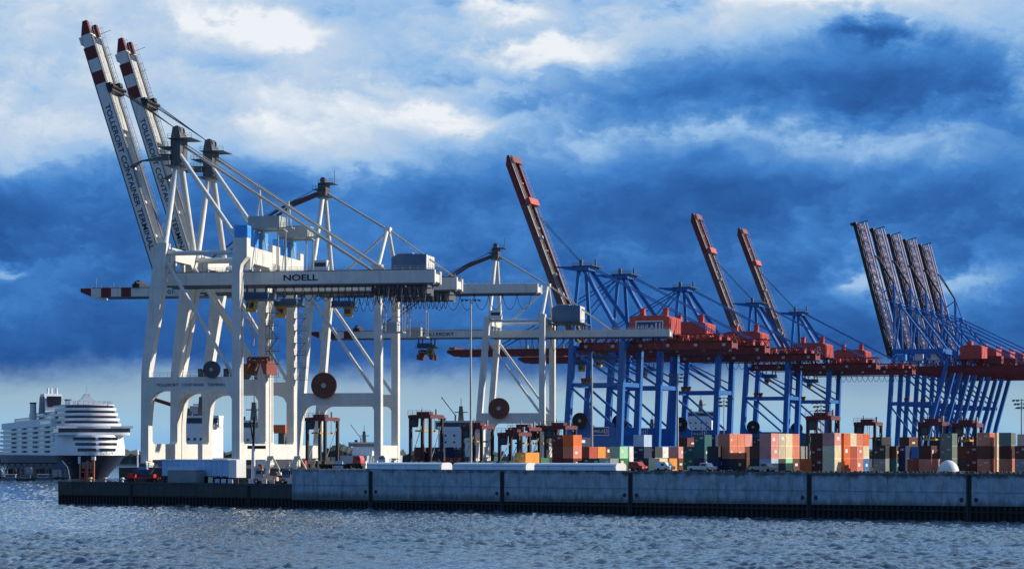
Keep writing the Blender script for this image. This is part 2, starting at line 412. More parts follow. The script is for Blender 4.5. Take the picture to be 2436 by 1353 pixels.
# ------------------------------------------------------------------ white cranes with raised booms
def white_crane_up(x0, D0, label):
    S = 24.4; root = empty('gantry_crane', (at(x0, D0), D0, ZD), -A_W, label, 'crane', 'white gantry cranes on the quay')
    dv = 1.7
    for v in (0, S):
        MB().prism([(-1.1, 1.7), (1.0, 1.7), (1.0, 16), (1.2, 24.6), (5.0, 47), (5.9, 57.8), (3.2, 57.8), (1.9, 50), (-.9, 24.6)], v - dv, v + dv).build('leg', WHITE, root)
        MB().prism([(23.3, 1.7), (25.4, 1.7), (25.4, 50.2), (25.7, 52), (27.3, 54), (27.3, 58.8), (23.6, 58.8), (23.3, 50)], v - dv, v + dv).build('leg', WHITE, root)
        pb = [(1.0, 23.3), (1.0, 11.0), (1.25, 14.2)] + arc(4.9, 16.3, 3.4, 174, 90) + [(20.5, 19.7), (22.4, 19.0), (23.3, 17.5), (23.3, 23.3)]
        o = MB().prism(pb, v - dv + .06, v + dv - .06).build('portal_beam', WHITE, root)
        if v == 0: letters('TOLLERORT   CONTAINER   TERMINAL', 1.05, 3.2, -dv + .02, 20.9, o, stretch=1.0)
        MB().tube((5.2, v, 53.2), (23.3, v, 23.3), .5).build('brace', WHITE, root)
        MB().tube((5.6, v, 55.2), (23.5, v, 55.2), .62).build('tie', WHITE, root)
        h = MB(); rail(h, (2, v - dv + .1, 23.3), (22.5, v - dv + .1, 23.3), n=10); h.build('handrail', GALV, root)
    for u0, u1 in ((-1.0, 1.0), (23.4, 25.4)):
        MB().prism([(dv, 2.0), (S - dv, 2.0), (S - dv, 6.9), (S - dv - .9, 6.1), (dv + .9, 6.1), (dv, 6.9)], u0, u1, 'x').build('sill_beam', WHITE, root)
    hn = lambda a, b, z0, z1: [(a, z0 - 1.8), (a + 1.6, z0 - 1.2), (a + 3.4, z0), (b - 3.4, z0), (b - 1.6, z0 - 1.2), (b, z0 - 1.8), (b, z1), (a, z1)]
    MB().prism(hn(dv, S - dv, 52.6, 56.8), 24.0, 27.26, 'x').build('cross_beam', WHITE, root)
    MB().prism(hn(dv, S - dv, 53.6, 56.9), 3.6, 5.8, 'x').build('cross_beam', WHITE, root)
    bogies(root, (0, 24.4), (0, S), WHITE)
    # girder
    vc = S / 2; b = MB()
    for s in (-1, 1):
        b.box(1.0, 74.4, vc + s * 3.6 - .75, vc + s * 3.6 + .75, 47.4, 50.7)
        for u in (4.7, 25.4):
            b.box(u - .5, u + .5, vc + s * 3.6 - .5, vc + s * 3.6 + .5, 50.7, 53.5)
    for u in (8, 18, 33, 44, 55, 66, 73.8): b.box(u - .4, u + .4, vc - 2.85, vc + 2.85, 47.8, 49.8)
    g = b.build('girder', WHITE, root)
    letters('NOELL', 2.15, 34.2, vc - 4.40, 48.35, g, stretch=1.4, bold=.05)
    h = MB()
    for s in (-1, 1): rail(h, (2, vc + s * 4.3, 50.7), (74, vc + s * 4.3, 50.7), n=36)
    h.build('handrail', GALV, g)
    f = MB()
    for s in (-1, 1): f.box(2, 74, vc + s * 3.6 - .8, vc + s * 3.6 + .8, 46.95, 47.39); f.box(2, 74, vc + s * 3.6 - .8, vc + s * 3.6 + .8, 50.71, 50.9)
    f.build('trolley_rail', STEEL, g)
    f = MB(); f.box(30, 72, vc - 4.75, vc - 4.5, 46.6, 46.9); loops(f, 30, 42, vc - 4.6, 46.5, 5, 1.8); loops(f, 42, 58, vc - 4.6, 46.5, 9, 3.0); loops(f, 58, 72, vc - 4.6, 46.5, 12, 4.2, .1)
    f.build('festoon_cable', DARK, g)
    f2 = MB()
    for u in range(58, 73, 2):
        f2.box(u, u + .3, vc - 4.2, vc + 4.2, 44.4, 47.3)
    f2.box(57.5, 73.5, vc - 4.4, vc - 4.1, 44.2, 44.6); f2.box(57.5, 73.5, vc - 4.4, vc - 4.1, 45.8, 46.1)
    f2.build('cable_carrier', STEEL, g)
    # A-frame
    for v, hv in ((0, vc - 1.9), (S, vc + 1.9)):
        MB().tube((4.9, v, 57.6), (4.8, hv, 79.4), .82, n=14).build('a_frame_leg', WHITE, root)
    MB().tube((5.4, vc - 1.8, 82.0), (24.2, .6, 58.6), .62, n=12).build('back_brace', WHITE, root)
    b = MB(); b.box(3.5, 6.1, vc - 3.2, vc + 3.2, 79, 85.8); b.prism([(3.2, 85.8), (6.0, 85.8), (5.4, 89.2), (3.8, 89.2)], vc - 2.4, vc + 2.4)
    for s in (-1.2, 1.2): b.ring((4.8, vc + s * 1.4, 88.4), (0, 1, 0), .3, 1.1, .5, n=18)
    hd = b.build('mast_head', STEEL, root)
    p = MB()
    for (u0, u1, z, ) in ((2.0, 7.6, 79.0), (.4, 4, 81.8), (.4, 4, 83.8), (3, 9.6, 86.0)):
        p.box(u0, u1, vc - 4.4, vc + 4.4, z - .18, z); rail(p, (u0, vc - 4.4, z), (u1, vc - 4.4, z), n=4)
    p.build('platform', STEEL, hd)
    MB().tube((5.6, vc, 84.6), (57.3, vc - 2.6, 50.9), .36, n=8).build('backstay', GALV, root)
    MB().tube((5.6, vc + 1, 85.4), (57.3, vc + 2.6, 50.9), .14, n=6).build('backstay', GALV, root)
    b = MB()
    for du in (-1.5, 1.5): b.tube((27.2 + du, vc - 1, 56.8), (26.9, vc - .5, 72.2), .22, n=6)
    b.build('stay_post', WHITE, root)
    # boom and its ropes
    L, ang = 71.3, R(72.1); hz = (1.4, vc, 49.2)
    boom_white(root, hz, vc, L, ang, 'TOLLERORT CONTAINER TERMINAL', 1.95, 23.0)
    tip = lambda x, z=0: (hz[0] + x * math.cos(ang) + z * math.sin(ang), hz[2] - x * math.sin(ang) + z * math.cos(ang))
    b = MB(); a = tip(-L + 19, 2.6)
    for s, t in ((-1, 0), (-.4, .5), (.4, .9), (1, 1.5)):
        b.tube((a[0], vc + s * 4.4, a[1] + t * .3), (5 + t, vc + s * 1.6, 88.4 - t), .09, n=5)
    b.build('boom_hoist_rope', DARK, root)
    b = MB(); a = tip(-33, 1.4); b.prism([(a[0] - .4, a[1] - 2.6), (a[0] + 3.2, a[1] - .8), (3.5, 81.6), (3.5, 80.2), (a[0] + 3.2, 80.4 - .4), (a[0] + 1.2, a[1] - 2.6)], vc - 4.6, vc - 3.2)
    b.build('boom_latch', STEEL, root)
    # boxes on top
    b = MB(); b.box(24.8, 33.2, vc - 4.2, vc + 2, 62.0, 65.2); b.box(33.2, 36.5, vc - 4.2, vc - 1, 62.0, 62.25)
    rail(b, (33.2, vc - 4.2, 62.25), (36.5, vc - 4.2, 62.25), n=3)
    for u in (25.4, 27.0):
        for v in (vc - 3.8, vc + 1.6): b.box(u - .15, u + .15, v - .15, v + .15, 56.8, 62.0)
    b.box(32.6, 32.9, vc - 3.9, vc - 3.6, 50.7, 62); b.box(32.6, 32.9, vc + 3.4, vc + 3.7, 50.7, 62); b.box(24.8, 33.2, vc + 2, vc + 4, 61.7, 62)
    b.build('machine_house', HGREY, root)
    for v0, v1, u0, z0, z1 in ((-1.0, 2.6, 23.8, 58.8, 62.1), (5.2, 9.6, 24.2, 56.8, 61.4), (14.0, 18.6, 24.2, 56.8, 61.4)):
        b = MB(); b.box(u0, 27.2, v0, v1, z0, z1)
        bx = b.build('electrical_cabinet', BOXBLUE, root)
        d = MB(); d.box(27.2, 27.26, v0 + .4, (v0 + v1) / 2 - .1, z0 + .3, z1 - .5); d.box(27.2, 27.26, (v0 + v1) / 2 + .1, v1 - .4, z0 + .3, z1 - .5); d.build('door', BOXBLUE, bx)
    trolley_set(root, 23.8, vc, 47.4, 24.0, drop=(24.1, 28.3), mblue=TROLL)
    b = MB(); b.tube((25.4, 4, 38.6), (27.6, 4, 34.2), .38, n=8); b.tube((27.6, 4, 34.2), (27.4, 4, 31.5), .2, n=6); b.tube((25.4, 4, 38.6), (25.4, vc - 4, 43.8), .1, n=5)
    b.build('service_jib', GALV, root)
    cable_reel(root, 18.2, -dv - .7, 25.1, 2.2, STEEL)
    for u in (14, 15.6, 20.8): MB().box(u, u + 1.1, -.8, .8, 23.3, 25.4).build('electrical_cabinet', STEEL, root)
    b = MB()
    for k in range(7):
        z = 24 + k * 3.4; a, c = (26.0, 28.4) if k % 2 == 0 else (28.4, 26.0)
        b.beam((a, S - 1.0, z), (c, S - 1.0, z + 3.4), .5, .12); b.box(25.5, 29, S - 2, S + .6, z - .08, z); rail(b, (25.5, S - 2, z), (29, S - 2, z), n=2)
    b.build('stair', STEEL, root)
    b = MB()
    for u in (61.8, 66.8):
        for v in (3.5, 6.5): b.beam((u, v, 34.6), (u, v, 41.5), .22)
        b.beam((u, 3.5, 41.4), (u, 6.5, 41.4), .2)
    b.box(61.5, 67.1, 3.2, 6.8, 34.4, 34.7); b.box(62.6, 65.4, 3.8, 6.2, 34.7, 37.2)
    for z in (36.4, 38.4): b.beam((61.8, 3.5, z), (66.8, 3.5, z), .14)
    b.beam((61.8, 3.5, 41.4), (66.8, 3.5, 36.4), .14)
    for u in (62.5, 66): b.tube((u, 6, 41), (u, vc - 4.4, 46.6), .12, n=5)
    b.build('hanging_platform', GALV, root)
    # ladder in the near landward leg
    b = MB()
    for s in (-.3, .3): b.beam((25.55, s, 6.5), (25.55, s, 50), .08)
    for k in range(44): b.beam((25.55, -.3, 7 + k), (25.55, .3, 7 + k), .05)
    b.build('ladder', GALV, root)
    return root

# ------------------------------------------------------------------ white cranes with lowered booms
def white_crane_down(x0, D0, dz, pz, Lb, label, text, gap, words=None):
    S = 24.4; root = empty('gantry_crane', (at(x0, D0), D0, ZD), -A_W, label, 'crane', 'white gantry cranes on the quay')
    dv = 1.6; zt = 62 + dz; zg = 54.2 + dz; vc = S / 2; sl = .082
    for v in (0, S):
        MB().prism([(-3.3, 1.7), (-1.1, 1.7), (-1.1 + sl * (zt - 1.7), zt), (-3.3 + sl * (zt - 1.7), zt)], v - dv, v + dv).build('leg', WHITE, root)
        MB().prism([(23.3, 1.7), (25.5, 1.7), (25.5, zt - .3), (23.3, zt - .3)], v - dv, v + dv).build('leg', WHITE, root)
        ul = -1.1 + sl * pz
        pb = [(ul + .2, pz + 3.8), (ul - .7, pz - 5.5)] + arc(ul + 2.6, pz - 2.2, 2.2, 175, 90) + [(21.6, pz), (22.8, pz - .6), (23.3, pz - 1.6), (23.3, pz + 3.8)]
        MB().prism(pb, v - dv + .05, v + dv - .05).build('portal_beam', WHITE, root)
        MB().tube((2.9, v, zg - 2), (23.2, v, pz + 4.2), .5).build('brace', WHITE, root)
        MB().tube((3.4, v, zt - 1.5), (23.3, v, zt - 1.5), .55).build('tie', WHITE, root)
        MB().tube((24.4, v, zt + .8), (24.6, vc + (-.8 if v == 0 else .8), 75 + dz), .62, n=12).build('pylon_leg', WHITE, root)
        MB().tube((3.0, v, zt - .2), (3.5, vc + (-1.4 if v == 0 else 1.4), 86.4 + dz), .8, n=12).build('a_frame_leg', WHITE, root)
        b = MB(); b.box(22.6, 25.7, v - 1.6, v + 1.6, zt - .3, zt + 1.0); b.build('leg_cap', WHITE, root)
    for u0, u1 in ((-3.2, -1.2), (23.4, 25.4)):
        MB().box(u0, u1, dv, S - dv, 2.0, 6.1).build('sill_beam', WHITE, root)
        MB().box(u0 + (5 if u0 < 0 else .1), u1 + (5 if u0 < 0 else -.1), dv, S - dv, zt - 3.4, zt - .6).build('cross_beam', WHITE, root)
    bogies(root, (-2.2, 24.4), (0, S), WHITE)
    b = MB()
    for s in (-1, 1):
        b.box(1.0, 74, vc + s * 3.6 - .75, vc + s * 3.6 + .75, zg, zg + 2.8)
        for u in (2.6, 24.4): b.box(u - .5, u + .5, vc + s * 3.6 - .45, vc + s * 3.6 + .45, zg + 2.8, zt - 3.4)
    for u in (8, 18, 33, 44, 55, 66, 73.4): b.box(u - .4, u + .4, vc - 2.85, vc + 2.85, zg + .3, zg + 2)
    g = b.build('girder', WHITE, root)
    if words: letters(words, 1.8, 4.0, vc - 4.4, zg + .6, g, stretch=1.2)
    h = MB()
    for s in (-1, 1): rail(h, (2, vc + s * 4.3, zg + 2.8), (73, vc + s * 4.3, zg + 2.8), n=34)
    h.build('handrail', GALV, g)
    f = MB()
    for s in (-1, 1): f.box(2, 73.6, vc + s * 3.6 - .8, vc + s * 3.6 + .8, zg - .42, zg - .01)
    f.build('trolley_rail', STEEL, g)
    f = MB(); f.box(12, 73, vc - 4.75, vc - 4.5, zg - .8, zg - .5); loops(f, 14, 34, vc - 4.6, zg - .9, 8, 4.6); loops(f, 40, 72, vc - 4.6, zg - .9, 7, 4.4)
    f.build('festoon_cable', DARK, g)
    b = MB(); b.box(2.2, 4.8, vc - 2.8, vc + 2.8, 86 + dz, 90.2 + dz); b.box(2.8, 4.3, vc - 2, vc + 2, 90.2 + dz, 91.6 + dz); b.ring((3.4, vc - 1, 91.3 + dz), (0, 1, 0), .2, .9, .4, n=14)
    hd = b.build('mast_head', STEEL, root)
    p = MB()
    for u0, u1, z in ((1.0, 6.0, 86.0), (.6, 5, 88.2), (2.5, 7.4, 90.2)):
        p.box(u0, u1, vc - 3.6, vc + 3.6, z + dz - .16, z + dz); rail(p, (u0, vc - 3.6, z + dz), (u1, vc - 3.6, z + dz), n=4)
    p.beam((7, vc, 90 + dz), (7, vc, 94.5 + dz), .14); p.build('platform', STEEL, hd)
    MB().tube((4.6, vc, 87 + dz), (24.4, vc, 75.2 + dz), .36, n=8).build('backstay', GALV, root)
    MB().tube((24.8, vc, 75.2 + dz), (50.5, vc - 2, zg + 2.6), .3, n=8).build('backstay', GALV, root)
    MB().tube((24.2, vc, 74.2 + dz), (9.5, vc - 1, zt - 1.5), .4, n=8).build('back_brace', WHITE, root)
    MB().box(23.6, 25.6, vc - 1.6, vc + 1.6, 74.2 + dz, 75.8 + dz).build('pylon_head', WHITE, root)
    boom_white(root, (1.0, vc, zg + 2.8 - 1.2), vc, Lb, 0.0, text, 1.9, gap)
    b = MB()
    for s in (-1, 1):
        q0 = Vector((2.4, vc + s * 1.6, 87.2 + dz)); q1 = Vector((-7.5, vc + s * 2.6, 83.6 + dz)); q2 = Vector((-17, vc + s * 3.2, 78.0 + dz)); q3 = Vector((-44, vc + s * 3.6, zg + 4.2))
        b.beam(q0, q1, .35, .9); b.beam(q1, q2, .3, .8); b.beam(q2, q3, .26, .5)
    b.build('forestay', BROWN, root)
    MB().tube((2.6, vc, 89.4 + dz), (-22, vc, 77.5 + dz), .1, n=5).build('boom_hoist_rope', DARK, root)
    b = MB(); b.prism([(27.2, 60 + dz), (38.4, 60 + dz), (38.4, 66.6 + dz), (33.4, 66.9 + dz), (29.6, 66.9 + dz), (27.2, 65.8 + dz)], vc - 6.2, vc + 6.2)
    hs = b.build('machine_house', HOUSEBLUE, root)
    b = MB(); b.box(38.4, 38.46, vc - 6.15, vc + 6.15, 60.1 + dz, 66.5 + dz)
    for k in range(5): b.box(38.46, 38.6, vc - 6.1 + k * 3, vc - 5.9 + k * 3, 60.1 + dz, 66.5 + dz)
    b.build('end_wall', SIGNWHITE, hs)
    b = MB(); b.box(29.4, 34, vc - 5.9, vc + 5.9, 66.9 + dz, 67.1 + dz); b.build('roof', SIGNWHITE, hs)
    b = MB(); b.box(26.2, 40.4, vc - 7.2, vc + 7.2, zg + 5.0, zg + 5.5)
    for u in (27.5, 33, 39):
        for s in (-1, 1): b.box(u - .3, u + .3, vc + s * 3.6 - .3, vc + s * 3.6 + .3, zg + 2.8, zg + 5.0)
    rail(b, (26.2, vc - 7.1, zg + 5.5), (40.4, vc - 7.1, zg + 5.5), n=9); b.build('house_frame', STEEL, root)
    b = MB(); b.box(3.6, 8, -1.6, 1.6, zt - .8, zt + 2.6); cb = b.build('service_cabin', SIGNWHITE, root)
    b = MB(); b.box(4, 7.6, -1.66, -1.6, zt + .6, zt + 1.8); b.build('window', GLASS, cb)
    return root, vc, zg

# ------------------------------------------------------------------ blue and red cranes
def blue_crane(x0, D0, up, label, sign=True):
    S = 24.0; root = empty('gantry_crane', (at(x0, D0), D0, ZD), -A_B, label, 'crane', 'blue and red gantry cranes in the middle row')
    dv = 1.6; vc = S / 2; z0 = 46.6
    for v in (0, S):
        s1, s2 = .059, .036
        MB().prism([(-1.8, 1.7), (.6, 1.7), (.6 + s1 * 48, 50), (-1.8 + s1 * 48 + .2, 50)], v - dv, v + dv).build('leg', BLUE, root)
        MB().prism([(21.3, 1.7), (23.8, 1.7), (23.8 + s2 * 48, 50), (21.5 + s2 * 48, 50)], v - dv, v + dv).build('leg', BLUE, root)
        pb = [(.7, 6), (21.5, 6), (21.6, 14.4), (5.2, 14.4), (3.4, 14.9), (2.2, 16.3), (1.5, 19.5), (.9, 19.5)]
        o = MB().prism(pb, v - dv + .06, v + dv - .06).build('portal_beam', BLUE, root)
        if v == 0:
            b = MB(); b.box(11.8, 18.6, -dv - .02, -dv + .06, 11.2, 14.2); sg = b.build('sign', SIGNBLUE, o)
            b = MB()
            for (a, c, e, f) in ((11.6, 18.8, 14.2, 14.5), (11.6, 18.8, 10.9, 11.2), (11.6, 11.8, 11.2, 14.2), (18.6, 18.8, 11.2, 14.2)): b.box(a, c, -dv - .08, -dv + .06, e, f)
            for u in (16.7, 17.7): b.box(u, u + .35, -dv - .06, -dv - .02, 11.7, 13.7)
            b.build('sign_frame', SIGNWHITE, sg); letters('HHLA', 1.7, 12.1, -dv - .04, 12.05, sg, m=SIGNWHITE, stretch=1.0)
        MB().box(1.5, 22.4, v - .7, v + .7, 31.3, 32.8).build('tie', BLUE, root)
        MB().beam((3.0, v, 45.6), (22.3, v, 33.2), .85).build('brace', BLUE, root)
        MB().beam((1.7, v, 31.0), (20.6, v, 14.8), .85).build('brace', BLUE, root)
        MB().beam((3.4, v + (3 if v == 0 else -3), 46.4), (22.6, v, 36.8), .6).build('brace', BLUE, root)
        MB().beam((24.6, v, 50.2), (4.6, vc + (-4.6 if v == 0 else 4.6), 81.2), 1.5).build('back_brace', BLUE, root)
        MB().beam((2.2, v, 50), (2.6, vc + (-4.6 if v == 0 else 4.6), 81.2), 1.3).build('a_frame_leg', BLUE, root)
    for u0, u1, s in ((-1.7, .5, .059), (21.4, 23.7, .036)):
        MB().box(u0, u1, dv, S - dv, 2.0, 6.6).build('sill_beam', BLUE, root)
        MB().box(u0 + s * 30 + .3, u1 + s * 30 - .3, dv, S - dv, 31.2, 33).build('tie', BLUE, root)
        MB().box(u0 + s * 48, u1 + s * 48, dv, S - dv, 50 - 2.4, 50).build('cross_beam', BLUE, root)
    bogies(root, (-.6, 22.6), (0, S), BLUE)
    b = MB()
    for s in (-1, 1): b.box(1.0, 69, vc + s * 3.8 - .8, vc + s * 3.8 + .8, z0, z0 + 3.2)
    for u in (6, 14, 30, 38, 46, 54, 62, 68.6): b.box(u - .4, u + .4, vc - 3, vc + 3, z0 + .4, z0 + 2.4)
    g = b.build('girder', GIRD, root)
    b = MB()
    for s in (-1, 1):
        for k in range(17):
            u = 2 + k * 4; b.beam((u, vc + s * 4.9, z0 + 3.2), (u + 2, vc + s * 4.9, z0 + 6.0), .3); b.beam((u + 2, vc + s * 4.9, z0 + 6.0), (u + 4, vc + s * 4.9, z0 + 3.2), .3)
        b.beam((2, vc + s * 4.9, z0 + 6.1), (70, vc + s * 4.9, z0 + 6.1), .35); b.box(2, 70, vc + s * 4.9 - .5, vc + s * 4.9 + .5, z0 + 3.2, z0 + 3.35)
    for u in (46, 52, 59, 65): b.box(u, u + 2.2, vc - 5.2, vc - 3.6, z0 + 3.4, z0 + 4.8)
    b.build('truss_rail', GIRD, g)
    f = MB(); f.box(14, 68, vc - 5.0, vc - 4.7, z0 - .9, z0 - .5); loops(f, 26, 66, vc - 4.9, z0 - 1, 13, 2.8, .12)
    f.build('festoon_cable', DARK, g)
    f = MB()
    for u in (5, 17, 29, 41, 53, 65): f.box(u, u + 1.4, vc - 5.3, vc - 4.7, z0 + 1.0, z0 + 2.2)
    f.build('floodlight', GALV, g)
    zb = 53.0
    b = MB(); b.prism([(26, zb), (43.4, zb), (43.4, zb + 6.6), (41, zb + 7.6), (28, zb + 7.6), (26, zb + 6.9)], vc - 8, vc + 8); hs = b.build('machine_house', CRIM, root)
    for u, v in ((29.5, vc - 4), (39.5, vc - 4)):
        b = MB(); b.box(u, u + 1.9, v - 1.1, v + 1.1, zb + 7.4, zb + 10.4); b.box(u - .25, u + 2.15, v - 1.35, v + 1.35, zb + 10.4, zb + 10.7); b.build('roof_vent', CRIM, hs)
    b = MB(); b.box(43.4, 43.6, vc - 7.4, vc + 7.4, zb + .3, zb + 6.2)
    for k in range(6): b.box(43.6, 43.75, vc - 7 + k * 2.6, vc - 6.7 + k * 2.6, zb + .3, zb + 6.2)
    b.build('end_wall', CRIM, hs)
    b = MB(); b.box(25, 45.6, vc - 9, vc + 9, zb - .5, zb - .02)
    for u in (27, 35, 43):
        for s in (-1, 1): b.box(u - .4, u + .4, vc + s * 3.8 - .4, vc + s * 3.8 + .4, z0 + 3.2, zb - .5)
    rail(b, (25, vc - 8.9, zb), (45.6, vc - 8.9, zb), n=10, t=.12); b.build('house_frame', GIRD, root)
    b = MB()
    for u, w, h in ((46.5, 3.2, 2.6), (51, 2.2, 1.6), (55, 4.0, 2.2), (61, 2.4, 3.0), (65.2, 2.0, 1.4)): b.box(u, u + w, vc - 3.2, vc - .2, z0 + 3.2, z0 + 3.2 + h)
    for k in range(9): b.beam((45.5 + k * 2.6, vc + 3, z0 + 3.2), (46.8 + k * 2.6, vc + 3, z0 + 6.6), .25); b.beam((46.8 + k * 2.6, vc + 3, z0 + 6.6), (48.1 + k * 2.6, vc + 3, z0 + 3.2), .25)
    b.build('winch_gear', CRIM, root)
    if sign:
        b = MB(); b.box(29, 40.2, vc - 8.08, vc - 8.0, zb + 1.0, zb + 5.0); sg = b.build('sign', SIGNBLUE, hs)
        b = MB()
        for (a, c, e, f) in ((28.6, 40.6, zb + 5.0, zb + 5.4), (28.6, 40.6, zb + .5, zb + 1.0), (28.6, 29, zb + 1, zb + 5.0), (40.2, 40.6, zb + 1, zb + 5.0)): b.box(a, c, vc - 8.14, vc - 8.0, e, f)
        for u in (37.2, 38.8): b.box(u, u + .6, vc - 8.12, vc - 8.08, zb + 1.6, zb + 4.5)
        b.build('sign_frame', SIGNWHITE, sg); letters('HHLA', 2.7, 29.5, vc - 8.1, zb + 2.0, sg, m=SIGNWHITE)
    b = MB(); b.box(1.6, 7.6, vc - 7, vc + 7, 80.2, 82.0); b.prism([(-7.4, 81.6), (1.6, 80.2), (1.6, 82.0), (-7.4, 82.2)], vc - 5.4, vc - 4.6); b.prism([(-7.4, 81.6), (1.6, 80.2), (1.6, 82.0), (-7.4, 82.2)], vc + 4.6, vc + 5.4)
    hd = b.build('mast_head', BLUE, root)
    b = MB(); b.box(.2, 9.4, vc - 7.6, vc + 7.6, 82.0, 82.2); rail(b, (.2, vc - 7.5, 82.2), (9.4, vc - 7.5, 82.2), n=6, t=.12); b.box(1.4, 2.6, vc - .8, vc + .8, 82.2, 85.0); b.box(8.6, 9.2, vc - 2, vc - 1.4, 82.2, 85)
    b.build('platform', STEEL, hd)
    for s in (-1, 1): MB().beam((7.4, vc + s * 3.6, 81.4), (64, vc + s * 3.9, z0 + 5.0), .42).build('backstay', BLUE, root)
    L, ang = (87, R(68.9)) if up else (80, 0.0)
    b = MB()
    for s in (-1, 1):
        b.prism([(-L, .2), (-L + 3.5, -1.6), (-L + 22, -1.6), (-L + 22, 1.7), (-L + 3, 1.7), (-L, 1.2)], s * 3.8 - .8, s * 3.8 + .8, m=1)
        b.box(-L + 22, 0, s * 3.8 - .8, s * 3.8 + .8, -1.6, 1.6, 0)
    boom = b.build('boom', [BROWN if up else GIRD, GIRD], root, (1.2, vc, z0 + 2), (0, ang, 0))
    b = MB()
    for k in range(9): x = -L + 2 + k * (L - 4) / 8; b.box(x - .4, x + .4, -3, 3, -.9, .9)
    b.build('cross_tie', BROWN, boom)
    b = MB()
    for s in (-1, 1): rail(b, (-L + 1, s * 5.3, 1.6), (-3, s * 5.3, 1.6), n=24, t=.12); b.box(-L + 1, -3, s * 4.95 - .35, s * 4.95 + .35, 1.3, 1.45)
    for x in (-L + 38, -L + 55, -L + 64): b.box(x, x + 1.2, -5.4, -4.4, 1.6, 3.0)
    b.build('walkway', GALV, boom)
    MB().box(-L + 20.5, -L + 23.5, -5.6, 5.6, 1.7, 3.4).build('sheave_block', CRIM, boom); MB().box(-L + 1, -L + 4, -4.6, 4.6, 1.7, 2.6).build('tip_beam', GIRD, boom)
    if up:
        b = MB()
        for s in (-1, 1): b.tube((1.2 - (L - 22) * math.cos(ang), vc + s * 2, z0 + 2 + (L - 22) * math.sin(ang)), (2, vc + s * 1.2, 84), .11, n=5)
        b.build('boom_hoist_rope', DARK, root)
    else:
        for x in (-26, -56):
            for s in (-1, 1): MB().beam((1.6, vc + s * 3.4, 81.2), (x, vc + s * 3.8, z0 + 3.6), .45).build('forestay', BLUE, root)
    trolley_set(root, 8 if up else -18, vc, z0, (8 if up else -18) + 1.5)
    cable_reel(root, 6.4, -dv - .8, 17.0, 3.4, DARK)
    for u in (6.5, 8.9): MB().prism([(u, 32.8), (u + 1.5, 32.8), (u + 1.9, 34.8), (u - .4, 34.8)], -1, 1).build('electrical_cabinet', ORANGE, root)
    return root

